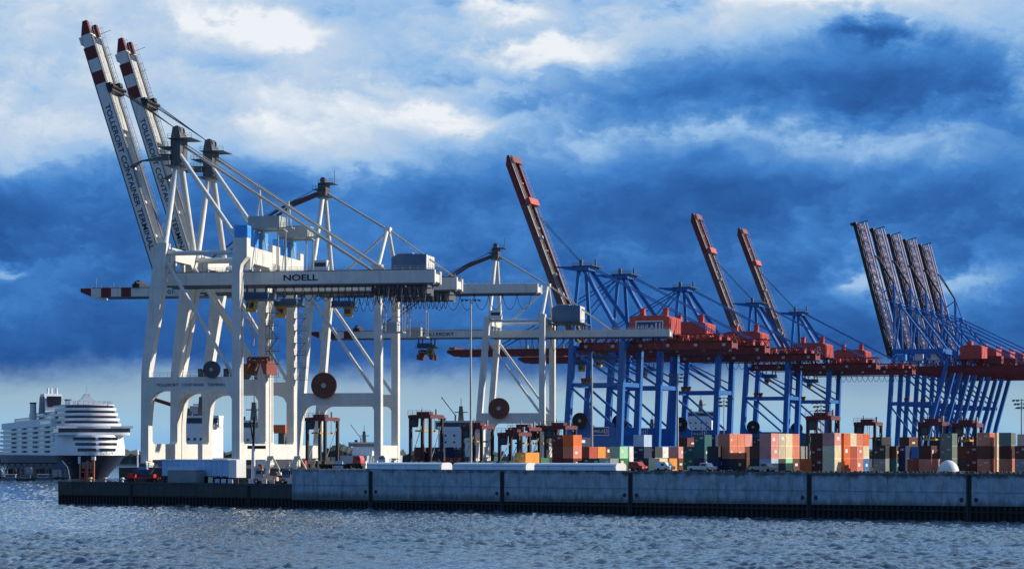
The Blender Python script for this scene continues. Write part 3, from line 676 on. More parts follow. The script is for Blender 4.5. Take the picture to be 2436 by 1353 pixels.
# ------------------------------------------------------------------ tall lattice-boom cranes
def lattice_crane(x0, D0, label):
    S = 24.0; root = empty('gantry_crane', (at(x0, D0), D0, ZD), -A_L, label, 'crane', 'tall lattice boom cranes at the far right')
    dv = 1.5; vc = S / 2
    for v in (0, S):
        MB().prism([(-1.9, 1.7), (.5, 1.7), (3.7, 57), (1.4, 57)], v - dv, v + dv).build('leg', BLUE, root)
        MB().prism([(20.2, 1.7), (22.4, 1.7), (27.0, 22), (36.8, 57.6), (34.4, 57.6), (24.6, 22)], v - dv, v + dv).build('leg', BLUE, root)
        MB().box(.9, 26, v - 1, v + 1, 31.6, 33.8).build('portal_beam', BLUE, root)
        MB().beam((1.2, v, 31.6), (20.5, v, 6), .9).build('brace', BLUE, root)
        MB().beam((3.2, v, 55), (25.8, v, 34.4), .9).build('brace', BLUE, root)
        MB().beam((3.4, v, 57.5), (4.6, vc, 91), 1.0).build('a_frame_leg', BLUE, root)
        MB().beam((33, v, 57), (5.4, vc + (-1.5 if v == 0 else 1.5), 91), 1.0).build('back_brace', BLUE, root)
    for u0, u1 in ((-1.7, .4), (20, 23)): MB().box(u0, u1, dv, S - dv, 2.0, 6.0).build('sill_beam', BLUE, root)
    bogies(root, (-.7, 21.6), (0, S), BLUE)
    b = MB()
    for s in (-1, 1): b.box(-1, 84, vc + s * 4 - .9, vc + s * 4 + .9, 51, 55)
    for k in range(12): b.box(2 + k * 7, 3 + k * 7, vc - 3.1, vc + 3.1, 52, 54)
    g = b.build('girder', GIRD, root)
    b = MB()
    for k in range(20):
        u = k * 4; b.beam((u, vc - 5.4, 55), (u + 2, vc - 5.4, 58.2), .4); b.beam((u + 2, vc - 5.4, 58.2), (u + 4, vc - 5.4, 55), .4)
    b.beam((0, vc - 5.4, 58.3), (82, vc - 5.4, 58.3), .4)
    b.build('truss_rail', GIRD, g)
    b = MB()
    for v in (0, S):
        b.box(2.6, 33, v - .9, v + .9, 62.2, 65)
        for u in (3, 13, 22, 32): b.box(u - .6, u + .6, v - .6, v + .6, 56.9, 62.2)
    b.box(2.6, 4.2, .9, S - .9, 62.2, 65); b.box(31.4, 33, .9, S - .9, 62.2, 65); b.build('upper_frame', BLUE, root)
    for u, m in ((5, BOXBLUE), (15.5, SIGNWHITE), (25, SIGNWHITE)):
        b = MB(); b.box(u, u + 5, 2, 6, 58.4, 62); b.build('electrical_cabinet', m, root)
    b = MB(); b.prism([(42, 59), (55, 59), (55, 66), (53, 67), (44, 67), (42, 66)], vc - 8, vc + 8); hs = b.build('machine_house', CRIM, root)
    b = MB(); b.box(45, 48, vc - 3, vc + 3, 67, 69.4); b.build('roof_vent', CRIM, hs)
    b = MB(); b.box(40, 58, vc - 9, vc + 9, 58.4, 58.95)
    for u in (43, 53):
        for s in (-1, 1): b.box(u - .5, u + .5, vc + s * 4 - .5, vc + s * 4 + .5, 55, 58.4)
    b.box(58, 66, vc - 6, vc + 2, 56, 60.5)
    b.build('house_frame', GIRD, root)
    b = MB(); b.beam((1.4, vc - 2, 58), (.7, vc - 1, 104.7), 1.1); b.beam((1.4, vc + 2, 58), (.7, vc + 1, 104.7), 1.1); b.beam((.7, vc, 104.2), (-6.8, vc, 99), .6); b.beam((4.6, vc, 91.5), (-5.6, vc, 96), .6); b.box(3.6, 6, vc - 3, vc + 3, 90, 92.6)
    b.build('mast_head', BLUE, root)
    for s in (-1, 1): MB().beam((5.6, vc + s * 2.5, 91.5), (78, vc + s * 4, 56), .5).build('backstay', BLUE, root)
    MB().beam((.7, vc, 104.7), (5.2, vc, 92), .6).build('tie', BLUE, root)
    L, ang = 84.0, R(75.2); b = MB()
    for s in (-1, 1): b.box(-L, 0, s * 4.0 - .8, s * 4.0 + .8, -1.0, 1.0, 1)
    D = 5.4
    for s in (-1, 1):
        b.beam((-L + 1, s * 3.6, D), (-5, s * 3.6, D), .85); b.beam((-L + 1, s * 3.6, D * .55), (-5, s * 3.6, D * .55), .5)
        n = 11
        for k in range(n):
            xa = -L + 1 + (L - 8) * k / n; xb = -L + 1 + (L - 8) * (k + 1) / n
            b.beam((xa, s * 3.7, .8), (xb, s * 3.7, D), .55); b.beam((xb, s * 3.7, D), (xb, s * 3.7, .8), .45)
    b.box(-L - .6, -L + .6, -5.6, 5.6, -2.4, 1.2, 1); b.beam((-L, 0, -3), (-L, 0, 7.4), .5, m=1)
    boom = b.build('boom', [LATT, DARK], root, (-1, vc, 60), (0, ang, 0))
    b = MB()
    for s in (-1, 1):
        b.box(-L + 2, -8, s * 4.6 - .5, s * 4.6 + .5, 2.2, 2.35); b.beam((-L + 2, s * 5.0, 3.4), (-8, s * 5.0, 3.4), .1)
    b.build('walkway', LATT, boom)
    p = lambda x, z: (-1 + x * math.cos(ang) + z * math.sin(ang), 60 - x * math.sin(ang) + z * math.cos(ang))
    a = p(-62, 7)
    for s in (-1, 1): MB().beam((a[0], vc + s * 3.4, a[1]), (.7, vc + s * 1.2, 104.7), .6).build('forestay', DARK, root)
    MB().prism([(10, 33.8), (12.4, 33.8), (12.9, 36), (9.6, 36)], -1, 1).build('electrical_cabinet', ORANGE, root)
    return root

# ------------------------------------------------------------------ place the cranes
c1 = white_crane_up(349, 652, 'white gantry crane at the quay end, nearest of the two with raised striped booms')
c2 = copy_tree(c1)
c2.location = c1.location + Vector((math.sin(A_W), math.cos(A_W), 0)) * 28.5
c2['label'] = 'white gantry crane with raised striped boom, right behind the nearest crane'
for ch in list(c2.children):                      # its spreader is away
    if ch.name.startswith(('spreader', 'hoist_rope', 'service_jib')): bpy.data.objects.remove(ch)
for ch in list(c2.children):                      # the second crane carries no cabinet on its leg top
    if ch.name.startswith('electrical_cabinet') and ch.bound_box[0][2] > 58 and ch.bound_box[0][1] < 0:
        for k in list(ch.children): bpy.data.objects.remove(k)
        bpy.data.objects.remove(ch)
c3, vc, zg = white_crane_down(722, 800, 0.0, 18.8, 78, 'tall white gantry crane with lowered red striped boom and slate blue machine house', '01', 29.5)
trolley_set(c3, 7, vc, zg, 11.0)
cable_reel(c3, 7.3, -2.4, 25.0, 4.1)
c4, vc, zg = white_crane_down(1146, 1000, -4.6, 15.6, 73, 'farther white gantry crane with lowered boom standing in front of the blue cranes', 'TOLLERORT', 46.0)
trolley_set(c4, -28, vc, zg, -24.0, drop=(41.0, 44.6))
cable_reel(c4, 7.4, -2.4, 21.2, 4.2)
VX_B = 3450.0
for k, (D, up, lab) in enumerate([
        (1055, True, 'blue and red gantry crane with the largest raised brown boom in the photo'),
        (1105, False, 'blue and red gantry crane with lowered boom, second in its row from the left'),
        (1192, False, 'blue and red gantry crane with lowered boom, third in its row from the left'),
        (1316, True, 'blue and red gantry crane with raised boom, fourth in its row'),
        (1403, True, 'blue and red gantry crane with the smallest raised brown boom, last in its row')]):
    blue_crane((1350 - VX_B) * 1055 / D + VX_B, D, up, lab, sign=k in (0, 3))
VX_L = 3650.0
names = ['leftmost', 'second from left', 'middle', 'fourth from left', 'rightmost']
l1 = lattice_crane(2113, 1500, 'tall blue crane with a grey lattice boom raised, leftmost of the five')
for k in range(1, 5):
    c = copy_tree(l1); D = 1500 + 40 * k
    x = (2113 - VX_L) * 1500 / D + VX_L
    c.location = (at(x, D), D, ZD); c['label'] = 'tall blue crane with a grey lattice boom raised, %s of the five' % names[k]

# ------------------------------------------------------------------ quay: decks, river wall
W0 = Vector((-115.0, 639.0)); WD = Vector((208, -174)).normalized(); WN = Vector((174, 208)).normalized()
def wpt(s, n=0.0): p = W0 + WD * s + WN * n; return (p.x, p.y)
S_LOW = 83.3
def s_at(x):                                    # distance along the wall of picture column x
    t = (x - CX) / F_PX; return (W0.x - t * W0.y) / (t * WD.y - WD.x)
def concrete(name, rgb, stain, stain_amt, top_dark=0.0):
    m = bpy.data.materials.new(name); m.use_nodes = True; N, Lk = m.node_tree.nodes, m.node_tree.links
    b = N['Principled BSDF']; b.inputs['Roughness'].default_value = .85
    geo = N.new('ShaderNodeNewGeometry')
    n1 = N.new('ShaderNodeTexNoise'); n1.inputs['Scale'].default_value = .5; n1.inputs['Detail'].default_value = 8; n1.inputs['Roughness'].default_value = .7
    Lk.new(geo.outputs['Position'], n1.inputs['Vector'])
    r1 = N.new('ShaderNodeValToRGB'); e = r1.color_ramp.elements; e[0].position = .3; e[1].position = .72
    e[0].color = tuple(c * .62 for c in rgb) + (1,); e[1].color = tuple(c * 1.2 for c in rgb) + (1,); Lk.new(n1.outputs['Fac'], r1.inputs[0])
    mp = N.new('ShaderNodeMapping'); mp.inputs['Scale'].default_value = (.9, .9, .12); Lk.new(geo.outputs['Position'], mp.inputs[0])
    n2 = N.new('ShaderNodeTexNoise'); n2.inputs['Scale'].default_value = 1.0; n2.inputs['Detail'].default_value = 7; n2.inputs['Roughness'].default_value = .7; Lk.new(mp.outputs[0], n2.inputs['Vector'])
    f = N.new('ShaderNodeMapRange'); Lk.new(n2.outputs['Fac'], f.inputs[0]); f.inputs[1].default_value = .5; f.inputs[2].default_value = .68; f.inputs[4].default_value = stain_amt
    mx = N.new('ShaderNodeMix'); mx.data_type = 'RGBA'; Lk.new(f.outputs[0], mx.inputs[0]); Lk.new(r1.outputs[0], mx.inputs[6]); mx.inputs[7].default_value = tuple(stain) + (1,)
    out = mx.outputs[2]
    if top_dark:                                # grime that has run down from the coping, ragged edge
        sp = N.new('ShaderNodeSeparateXYZ'); Lk.new(geo.outputs['Position'], sp.inputs[0])
        n3 = N.new('ShaderNodeTexNoise'); n3.inputs['Scale'].default_value = .55; n3.inputs['Detail'].default_value = 6; Lk.new(geo.outputs['Position'], n3.inputs['Vector'])
        ad = N.new('ShaderNodeMath'); ad.operation = 'MULTIPLY_ADD'; Lk.new(n3.outputs['Fac'], ad.inputs[0]); ad.inputs[1].default_value = 3.4; Lk.new(sp.outputs[2], ad.inputs[2])
        xr = N.new('ShaderNodeMapRange'); Lk.new(sp.outputs[0], xr.inputs[0]); xr.inputs[1].default_value = -60; xr.inputs[2].default_value = 70; xr.inputs[3].default_value = 0; xr.inputs[4].default_value = .95
        a2 = N.new('ShaderNodeMath'); a2.operation = 'ADD'; Lk.new(ad.outputs[0], a2.inputs[0]); Lk.new(xr.outputs[0], a2.inputs[1])
        f2 = N.new('ShaderNodeMapRange'); Lk.new(a2.outputs[0], f2.inputs[0]); f2.inputs[1].default_value = 10.5; f2.inputs[2].default_value = 11.3; f2.inputs[4].default_value = top_dark
        m2 = N.new('ShaderNodeMix'); m2.data_type = 'RGBA'; Lk.new(f2.outputs[0], m2.inputs[0]); Lk.new(out, m2.inputs[6]); m2.inputs[7].default_value = (.035, .042, .045, 1); out = m2.outputs[2]
    sp2 = N.new('ShaderNodeSeparateXYZ'); Lk.new(geo.outputs['Position'], sp2.inputs[0])
    n5 = N.new('ShaderNodeTexNoise'); n5.inputs['Scale'].default_value = 1.3; n5.inputs['Detail'].default_value = 6; Lk.new(mp.outputs[0], n5.inputs['Vector'])
    a5 = N.new('ShaderNodeMath'); a5.operation = 'MULTIPLY_ADD'; Lk.new(n5.outputs['Fac'], a5.inputs[0]); a5.inputs[1].default_value = -2.4; Lk.new(sp2.outputs[2], a5.inputs[2])
    f5 = N.new('ShaderNodeMapRange'); Lk.new(a5.outputs[0], f5.inputs[0]); f5.inputs[1].default_value = 2.9; f5.inputs[2].default_value = 1.7; f5.inputs[4].default_value = .7
    m5 = N.new('ShaderNodeMix'); m5.data_type = 'RGBA'; Lk.new(f5.outputs[0], m5.inputs[0]); Lk.new(out, m5.inputs[6]); m5.inputs[7].default_value = (.05, .062, .045, 1); out = m5.outputs[2]
    n6 = N.new('ShaderNodeTexNoise'); n6.inputs['Scale'].default_value = 2.2; n6.inputs['Detail'].default_value = 4; Lk.new(mp.outputs[0], n6.inputs['Vector'])
    f6 = N.new('ShaderNodeMapRange'); Lk.new(n6.outputs['Fac'], f6.inputs[0]); f6.inputs[1].default_value = .64; f6.inputs[2].default_value = .74; f6.inputs[4].default_value = .55
    m6 = N.new('ShaderNodeMix'); m6.data_type = 'RGBA'; Lk.new(f6.outputs[0], m6.inputs[0]); Lk.new(out, m6.inputs[6]); m6.inputs[7].default_value = (.16, .10, .065, 1); out = m6.outputs[2]
    Lk.new(out, b.inputs['Base Color'])
    bp = N.new('ShaderNodeBump'); bp.inputs['Strength'].default_value = .35; bp.inputs['Distance'].default_value = .08; Lk.new(n2.outputs['Fac'], bp.inputs['Height']); Lk.new(bp.outputs[0], b.inputs['Normal'])
    MATS[name] = m; return m
CONC = concrete('wall_concrete', (.33, .44, .53), (.10, .12, .13), .55, .8)
CONC_OLD = concrete('old_dark_concrete', (.06, .07, .075), (.02, .022, .024), .8)
TIDE = mat('wet_black_sheet_pile', (.010, .011, .012), .55, var=.5, scale=.8)
DECKM = concrete('deck_asphalt', (.06, .06, .062), (.035, .035, .035), .5)

def deck(name, pts, z, label):
    b = MB(); n = len(pts); b.prism(pts, -2.0, z, 'z'); o = b.build(name, DECKM, smooth=False); return tag(o, label, kind='structure')
deck('quay_deck', [wpt(S_LOW, .7), wpt(640, .7), (900, 1200), (900, 2600), (560, 2600), (215, 1506), (186, 1500), (12, 1042), (-31, 1036), (-101, 648), wpt(16, 16), wpt(S_LOW, 16)], ZD, 'dark paved container quay')
deck('lower_quay_deck', [wpt(.4, .7), wpt(S_LOW - .02, .7), wpt(S_LOW - .02, 15.98), wpt(.4, 15.98)], ZL, 'lower dark paved quay at the river corner')

def frame_obj(name, label, cat, s0, group=None):
    x, y = wpt(s0); return empty(name, (x, y, 0), math.atan2(WD.y, WD.x), label, cat, group)
def wall(name, label, s0, s1, ztop, zband0, zband1, posts, m, joints, zmid):
    root = frame_obj(name, label, 'quay wall', s0); L = s1 - s0
    ps = sorted(p - s0 for p in posts)
    edges = [0] + ps + [L]; zb = lambda s: zband0 + (zband1 - zband0) * s / L
    for a, c in zip(edges[:-1], edges[1:]):
        a2 = a + (.55 if a > 0 else 0); c2 = c - (.55 if c < L else 0)
        if c2 - a2 < .2: continue
        b = MB(); b.prism([(a2, zb(a2)), (c2, zb(c2)), (c2, ztop - .35), (a2, ztop - .35)], 0, .69)
        n = max(1, round((c2 - a2) / joints))
        for k in range(1, n):                                # raised shutter joints
            x = a2 + (c2 - a2) * k / n; b.box(x - .04, x + .04, -.05, 0, zb(x) + .1, ztop - .5)
        if zmid: b.box(a2, c2, -.12, 0, zmid - .07, zmid + .07)
        p = b.build('concrete_panel', m, root, smooth=False)
        for q, at_edge in ((a2 + 1.0, a > 0), (c2 - 1.0, c < L)):
            if at_edge and zmid:
                d = MB(); d.tube((q, -.10, zmid - 1.5), (q, -.02, zmid - 1.5), .42, n=16)
                d.build('mooring_recess', DARK, p)
    for q in ps:
        b = MB(); b.box(q - .55, q + .55, .02, .6, .3, ztop - .02)
        b.tube((q - .22, -.08, .2), (q - .22, -.08, ztop - .3), .3, n=8); b.tube((q + .3, -.02, .2), (q + .3, -.02, ztop - .6), .22, n=8)
        for k in range(int(ztop / .4)): b.box(q - .5, q + .5, -.12, .02, .6 + k * .4, .68 + k * .4)
        b.build('fender_pile', DARK, root)
    b = MB(); b.box(0, L, -.12, .69, ztop - .35, ztop); b.build('coping', m if m is CONC_OLD else CONC, root, smooth=False)
    b = MB(); n = int(L / 1.2)
    pts = []
    for k in range(n):                                       # trapezoid sheet piling below the concrete
        x = k * L / n; w = L / n; pts += [(x, .05), (x + w * .3, .05), (x + w * .5, .45), (x + w * .8, .45)]
    pts += [(L, .05)]
    zt = [min(zb(p[0]), ztop) for p in pts]
    vs = [(p[0], p[1], -2) for p in pts] + [(p[0], p[1], z - .02) for p, z in zip(pts, zt)]; N = len(pts)
    b.add(vs, [(k, k + 1, N + k + 1, N + k) for k in range(N - 1)])
    b.prism([(0, -.1), (L, -.1), (L, .0), (0, .0)], zband0 - .35, zband0 - .02, 'z')
    b.build('sheet_piling', TIDE, root, smooth=False)
    return root
POSTS = [s_at(x) for x in (882, 1195, 1500, 1925, 2305)]
wall('quay_wall', 'long blue grey concrete river wall with black fender piles and dark tidal band', S_LOW, 330, ZD, 2.05, 3.3, POSTS + [s_at(2690), s_at(3100)], CONC, 4.4, 5.6)
lw = wall('quay_wall', 'low blackened river wall section at the left corner below the ferry shed', 0, S_LOW, ZL, 2.45, 2.1, [s_at(313), s_at(592)], CONC_OLD, 6.0, 0)
b = MB(); b.box(0, .35, .69, 16, -2, ZL - .02); b.build('end_face', CONC_OLD, lw, smooth=False)
b = MB()
for k in range(9): b.tube((.2 + k * 9.5, .5, ZL), (.2 + k * 9.5, .5, ZL + .22), .35, n=10)
b.box(0, S_LOW, .2, .55, ZL, ZL + .16); b.build('kerb', CONC_OLD, lw, smooth=False)
# bollards on the lower quay
for x, c in ((205, 'yellowish'), (240, 'pinkish'), (281, 'white')):
    s = s_at(x); px, py = wpt(s, 1.4)
    b = MB(); b.tube((0, 0, 0), (0, 0, .7), .32, .26, n=12); b.tube((0, 0, .7), (0, 0, .9), .26, .55, n=14); b.tube((0, 0, .9), (0, 0, 1.25), .55, .35, n=14); b.tube((-.7, 0, .75), (.7, 0, .75), .09, n=6)
    o = b.build('bollard', mat(c + '_bollard_paint', {'yellowish': (.62, .55, .3), 'pinkish': (.62, .4, .36), 'white': (.7, .7, .68)}[c], .6), loc=(px, py, ZL))
    tag(o, c + ' mooring bollard on the lower quay edge', 'bollard', 'bollards on the lower quay')

# ------------------------------------------------------------------ low white canopies along the wall
CANW = mat('canopy_pale_blue_white', (.58, .74, .88), .45, var=.05)
def canopy(x0, x1, label):
    s0, s1 = s_at(x0), s_at(x1) - 2.6; L = s1 - s0
    root = frame_obj('quay_canopy', label, 'canopy', s0, 'white canopies along the wall top'); root.location.z = ZD
    prof = [(1.0, .12), (1.0, 1.0), (1.25, 1.42), (1.7, 1.6), (3.6, 1.65), (4.3, 1.5), (4.6, 1.1), (4.6, .12)]
    b = MB(); b.prism(prof, .1, L, 'x'); shell = b.build('shell', CANW, root)
    b = MB(); b.box(-.05, L + .1, .8, 4.8, 0, .12); b.build('base', DARK, root)
    b = MB(); b.prism([(p[0], p[1] + .02 if p[1] > .2 else p[1]) for p in prof], L, L + .5, 'x'); b.build('end_panel', SHIPW, root)
    b = MB()
    for k in range(1, int(L / 4)): x = k * 4.0; b.box(x - .04, x + .04, .96, 1.0, .15, 1.02)
    b.box(0, L, .93, 1.0, .98, 1.06); b.build('seam', GALV, shell)
canopy(865, 1060, 'long low white canopy on the wall top below the double white crane leg')
canopy(1069, 1262, 'long low white canopy on the wall top at the foot of the tall lamp mast')
canopy(1263, 1477, 'long low white canopy on the wall top, rightmost of the three')

# ------------------------------------------------------------------ lamp masts
def mast(x, D, h, label, arms=3, base=True, r=.32):
    root = empty('lamp_mast', (at(x, D), D, ZD), 0, label, 'lamp mast', 'lamp masts on the terminal')
    MB().tube((0, 0, .2), (0, 0, h), r, r * .55, n=10).build('pole', GALV, root)
    if base: b = MB(); b.box(-.75, .75, -.75, .75, 0, 1.5); b.build('base', SIGNWHITE, root)
    b = MB()
    for k in range(arms):
        z = h - .3 - k * .9; b.box(-2.2 + k * .5, 2.2 - k * .5, -.12, .12, z, z + .16)
        for u in (-2, -1, 1, 2): b.box(u * (1 - .2 * k) - .3, u * (1 - .2 * k) + .3, -.35, .25, z - .32, z)
    b.build('lamp_head', STEEL, root)
mast(1120, 585, 39.5, 'tall pale lamp mast rising from a white base block behind the canopies', arms=1)
mast(1408, 600, 27.5, 'thin pale lamp mast in front of the large cable reel of the blue crane', arms=1, base=False)
mast(1612, 640, 24, 'grey lamp mast between the second and third blue crane legs', base=False)
mast(1722, 620, 17.5, 'dark thin lamp mast above the salmon containers', base=False, r=.16)
mast(1953, 600, 16, 'thin lamp mast behind the straddle carrier by the tallest container block', base=False, r=.16)
mast(2430, 620, 17, 'lamp mast with cross arms at the right edge against pale sky', base=False, r=.24)

# ------------------------------------------------------------------ containers
A_C = math.atan(.36)
PAL = {'maroon': (.14, .035, .03), 'rust red': (.46, .09, .06), 'orange': (.74, .17, .04), 'amber': (.80, .34, .06), 'salmon': (.72, .26, .16), 'pink': (.74, .34, .30),
       'cream': (.80, .70, .48), 'beige': (.60, .53, .40), 'white': (.80, .80, .78), 'mint': (.36, .74, .48), 'green': (.05, .20, .09), 'teal': (.025, .13, .15), 'navy': (.02, .04, .11),
       'blue': (.04, .20, .48), 'pale blue': (.46, .62, .82), 'grey': (.30, .33, .33), 'charcoal': (.045, .048, .052), 'grey green': (.20, .26, .22), 'brown': (.15, .055, .035)}
CM = {}
def container_meshes(color, L):
    key = (color, L)
    if key in CM: return CM[key]
    m = mat(color.replace(' ', '_') + '_container_paint', PAL[color], .55, var=.16, scale=.6, streak=.35, streak_col=tuple(c * .45 + .02 for c in PAL[color]))
    W, Hh = 2.44, 2.59; b = MB(); t = .14
    b.box(.05, W - .05, .06, L - .04, .12, Hh - .05)
    for y in (0, L - t):
        for x in (0, W - t): b.box(x, x + t, y, y + t, 0, Hh)
    for x in (0, W - t): b.box(x, x + t, t, L - t, 0, .15); b.box(x, x + t, t, L - t, Hh - .1, Hh)
    for z0, z1 in ((0, .15), (Hh - .12, Hh)): b.box(t, W - t, 0, .1, z0, z1); b.box(t, W - t, L - .1, L, z0, z1)
    n = int(L / .56)
    for k in range(n):                                  # side corrugation
        y = .3 + (L - .6) * k / n
        for x0, x1 in ((W - .05, W - .012), (.012, .05)): b.box(x0, x1, y, y + .26, .16, Hh - .12)
    body = b.build('shipping_container', m, smooth=False)
    d = MB()
    for x0, x1 in ((.16, W / 2 - .02), (W / 2 + .02, W - .16)): d.box(x0, x1, .025, .06, .16, Hh - .14)
    for x in (.42, .86, W - .86, W - .42): d.tube((x, -.01, .16), (x, -.01, Hh - .14), .035, n=6); d.box(x - .09, x + .09, -.015, .025, .95, 1.05)
    door = d.build('door', m, smooth=False)
    CM[key] = (body, door); body['fresh'] = 1
    return CM[key]
ORD = ['first', 'second', 'third', 'fourth', 'fifth', 'sixth']
NCON = 0
def container(color, L, loc, rz, label):
    global NCON; NCON += 1
    body, door = container_meshes(color, L)
    if body.get('fresh'): del body['fresh']
    else: body = body.copy(); col.objects.link(body); door = door.copy(); col.objects.link(door)
    h = random.random()
    if h < .30:
        k = MB(); z = random.uniform(.9, 1.3); y0 = L * random.uniform(.12, .4); k.box(2.44, 2.455, y0, y0 + L * random.uniform(.2, .4), z, z + random.uniform(.4, .8))
        k.build('marking', mat('faded_white_marking', (.6, .6, .58), .6), body, smooth=False)
    if h > .55:
        k = MB(); k.box(1.35, 2.1, .005, .02, 1.7, 2.1); k.box(.3, .7, .005, .02, 1.2, 1.5); k.build('door_plate', mat('faded_white_marking', (.6, .6, .58), .6), body, smooth=False)
    door.parent = body; body.location = loc; body.rotation_euler = (0, 0, rz)
    return tag(body, label, 'container', 'shipping containers on the quay')
UC = Vector((math.cos(A_C), -math.sin(A_C))); VC = Vector((math.sin(A_C), math.cos(A_C)))
FOOT = []
def row(x, D, stacks, where, z0=0.0):
    """stacks of containers standing one behind the other, doors to the river"""
    p = Vector((at(x, D), D)); off = 0.0; ns = len(stacks)
    for k, (L, gap, cols) in enumerate(stacks):
        off += gap
        q = p + VC * off
        for l, c in enumerate(cols):
            if c is None: continue
            nl = len(cols)
            lv = '' if nl == 1 else ('top' if l == nl - 1 else ('bottom' if l == 0 else 'middle'))
            st = '' if ns == 1 else ' %s stack of' % ORD[k]
            lab = ('%s container, %sin%s the row %s' % (c, lv + ' ' if lv else '', st, where)).strip()
            container(c, L, (q.x, q.y, ZD + z0 + l * 2.6), -A_C, lab)
        FOOT.append((q, L)); off += L + .12
    return p
A20, A40 = 6.06, 12.19
row(985, 640, [(A40, 0, ['brown', 'maroon'])], 'under the tall black straddle carrier')
row(1007, 642, [(A40, 0, ['maroon', 'brown'])], 'under the straddle carrier, right side')
row(1030, 640, [(A40, 0, ['brown', 'navy'])], 'just right of the tall straddle carrier')
row(1059, 632, [(A20, 0, ['rust red', 'navy'])], 'left of the tall lamp mast')
row(1262, 575, [(A20, 0, ['green'])], 'right of the amber trailer load')
row(1313, 566, [(A20, 0, ['maroon', 'brown', 'maroon'])], 'left half of the maroon block')
row(1339, 562, [(A20, 0, ['maroon', 'salmon', 'orange'])], 'with the orange top box')
row(1378, 585, [(A20, 0, ['charcoal', 'rust red']), (A20, .3, ['charcoal', 'amber'])], 'behind the orange stack')
row(1400, 545, [(A20, 0, ['charcoal'])], 'left of the pale grey box')
row(1426, 540, [(A20, 0, ['grey'])], 'at the end of the right canopy')
row(1450, 566, [(A20, 0, ['green', 'mint']), (A20, 1.0, ['white', 'white'])], 'of mint and white boxes')
row(1486, 592, [(A20, 0, ['navy', 'navy'])], 'behind the mint box')
row(1507, 560, [(A20, 0, ['charcoal', 'navy', 'pale blue'])], 'topped by a pale blue box')
row(1543, 540, [(A20, 0, ['cream']), (A20, 1.4, ['amber'])], 'of a cream and an amber box')
row(1535, 600, [(A20, 0, ['grey', 'charcoal']), (A20, .2, ['charcoal', 'white'])], 'behind the cream box')
row(1590, 580, [(A20, 0, ['brown', 'pink'])], 'left of the teal block')
row(1566, 615, [(A20, 0, ['brown', 'maroon'])], 'behind the pink box')
row(1625, 572, [(A20, 0, ['green', 'teal'])], 'left flank of the teal block')
row(1651, 560, [(A20, 0, ['navy', 'teal', 'teal'])], 'front of the teal block')
row(1677, 566, [(A20, 0, ['navy', 'navy', 'navy']), (A20, .2, ['navy', 'navy', 'white'])], 'right flank of the teal block')
row(1682, 522, [(A20, 0, ['navy', 'charcoal'])], 'left of the salmon block')
row(1709, 524, [(A20, 0, ['navy', 'salmon', 'salmon']), (A20, .1, ['charcoal', 'salmon', 'salmon']), (A20, .1, ['brown', 'brown', 'pink'])], 'right of the white pickup')
row(1783, 516, [(A20, 0, ['charcoal', 'brown'])], 'between salmon and striped blocks')
row(1807, 515, [(A20, 0, ['pale blue', 'pink', 'pink']), (A20, .1, ['charcoal', 'beige', 'beige']), (A20, .1, ['mint', 'cream', 'cream']), (A20, .1, ['brown', 'salmon', 'salmon']), (A20, 1.2, ['brown', 'grey'])], 'left of the straddle carrier block')
row(1902, 506, [(A20, 0, ['orange'])], 'front of the tallest block')
row(1929, 506, [(A20, 0, ['brown', 'maroon', 'maroon'])], 'dark left side of tallest block')
row(1957, 504, [(A20, 0, ['cream', 'cream', 'pink']), (A20, 2.4, ['orange', 'orange', 'orange']), (A20, .1, ['rust red', 'rust red', 'cream']), (A20, .1, ['salmon', 'salmon', 'salmon']), (A20, .1, ['blue', 'cream', 'orange'])], 'with the tallest sunlit side')
row(2078, 508, [(A20, 0, ['grey', 'charcoal'])], 'right of the tallest block')
row(2104, 512, [(A20, 0, ['teal', 'brown'])], 'with a brown box over teal')
row(2126, 514, [(A20, 0, ['navy', 'navy'])], 'of navy boxes')
row(2164, 560, [(A20, 0, ['navy', 'blue']), (A20, .4, ['charcoal', 'white'])], 'behind the rust red pair')
row(2158, 497, [(A20, 0, ['rust red'])], 'left of the salmon sided box')
row(2186, 495, [(A20, 0, ['salmon', 'maroon']), (A20, .2, ['pink'])], 'left of the white dome')
row(2237, 520, [(A20, 0, ['grey green', 'grey green', 'grey green'])], 'above the white dome')
row(2275, 530, [(A20, 0, ['charcoal', 'maroon'])], 'right behind the white dome')
row(2297, 505, [(A20, 0, ['brown', 'brown'])], 'left of the brown tower')
row(2325, 498, [(A20, 0, ['salmon', 'brown', 'salmon']), (A20, 3.0, ['cream', 'cream', 'cream'])], 'brown tower near right edge')
row(2376, 497, [(A20, 0, ['salmon', 'maroon', 'grey green'])], 'grey green topped tower')
row(2414, 492, [(A20, 0, ['grey', 'brown'])], 'at the right edge')
row(2420, 540, [(A20, 0, ['charcoal', 'maroon', 'beige'])], 'behind the right edge stack')
row(2441, 520, [(A20, 0, ['brown', 'maroon'])], 'cut off at the right edge')

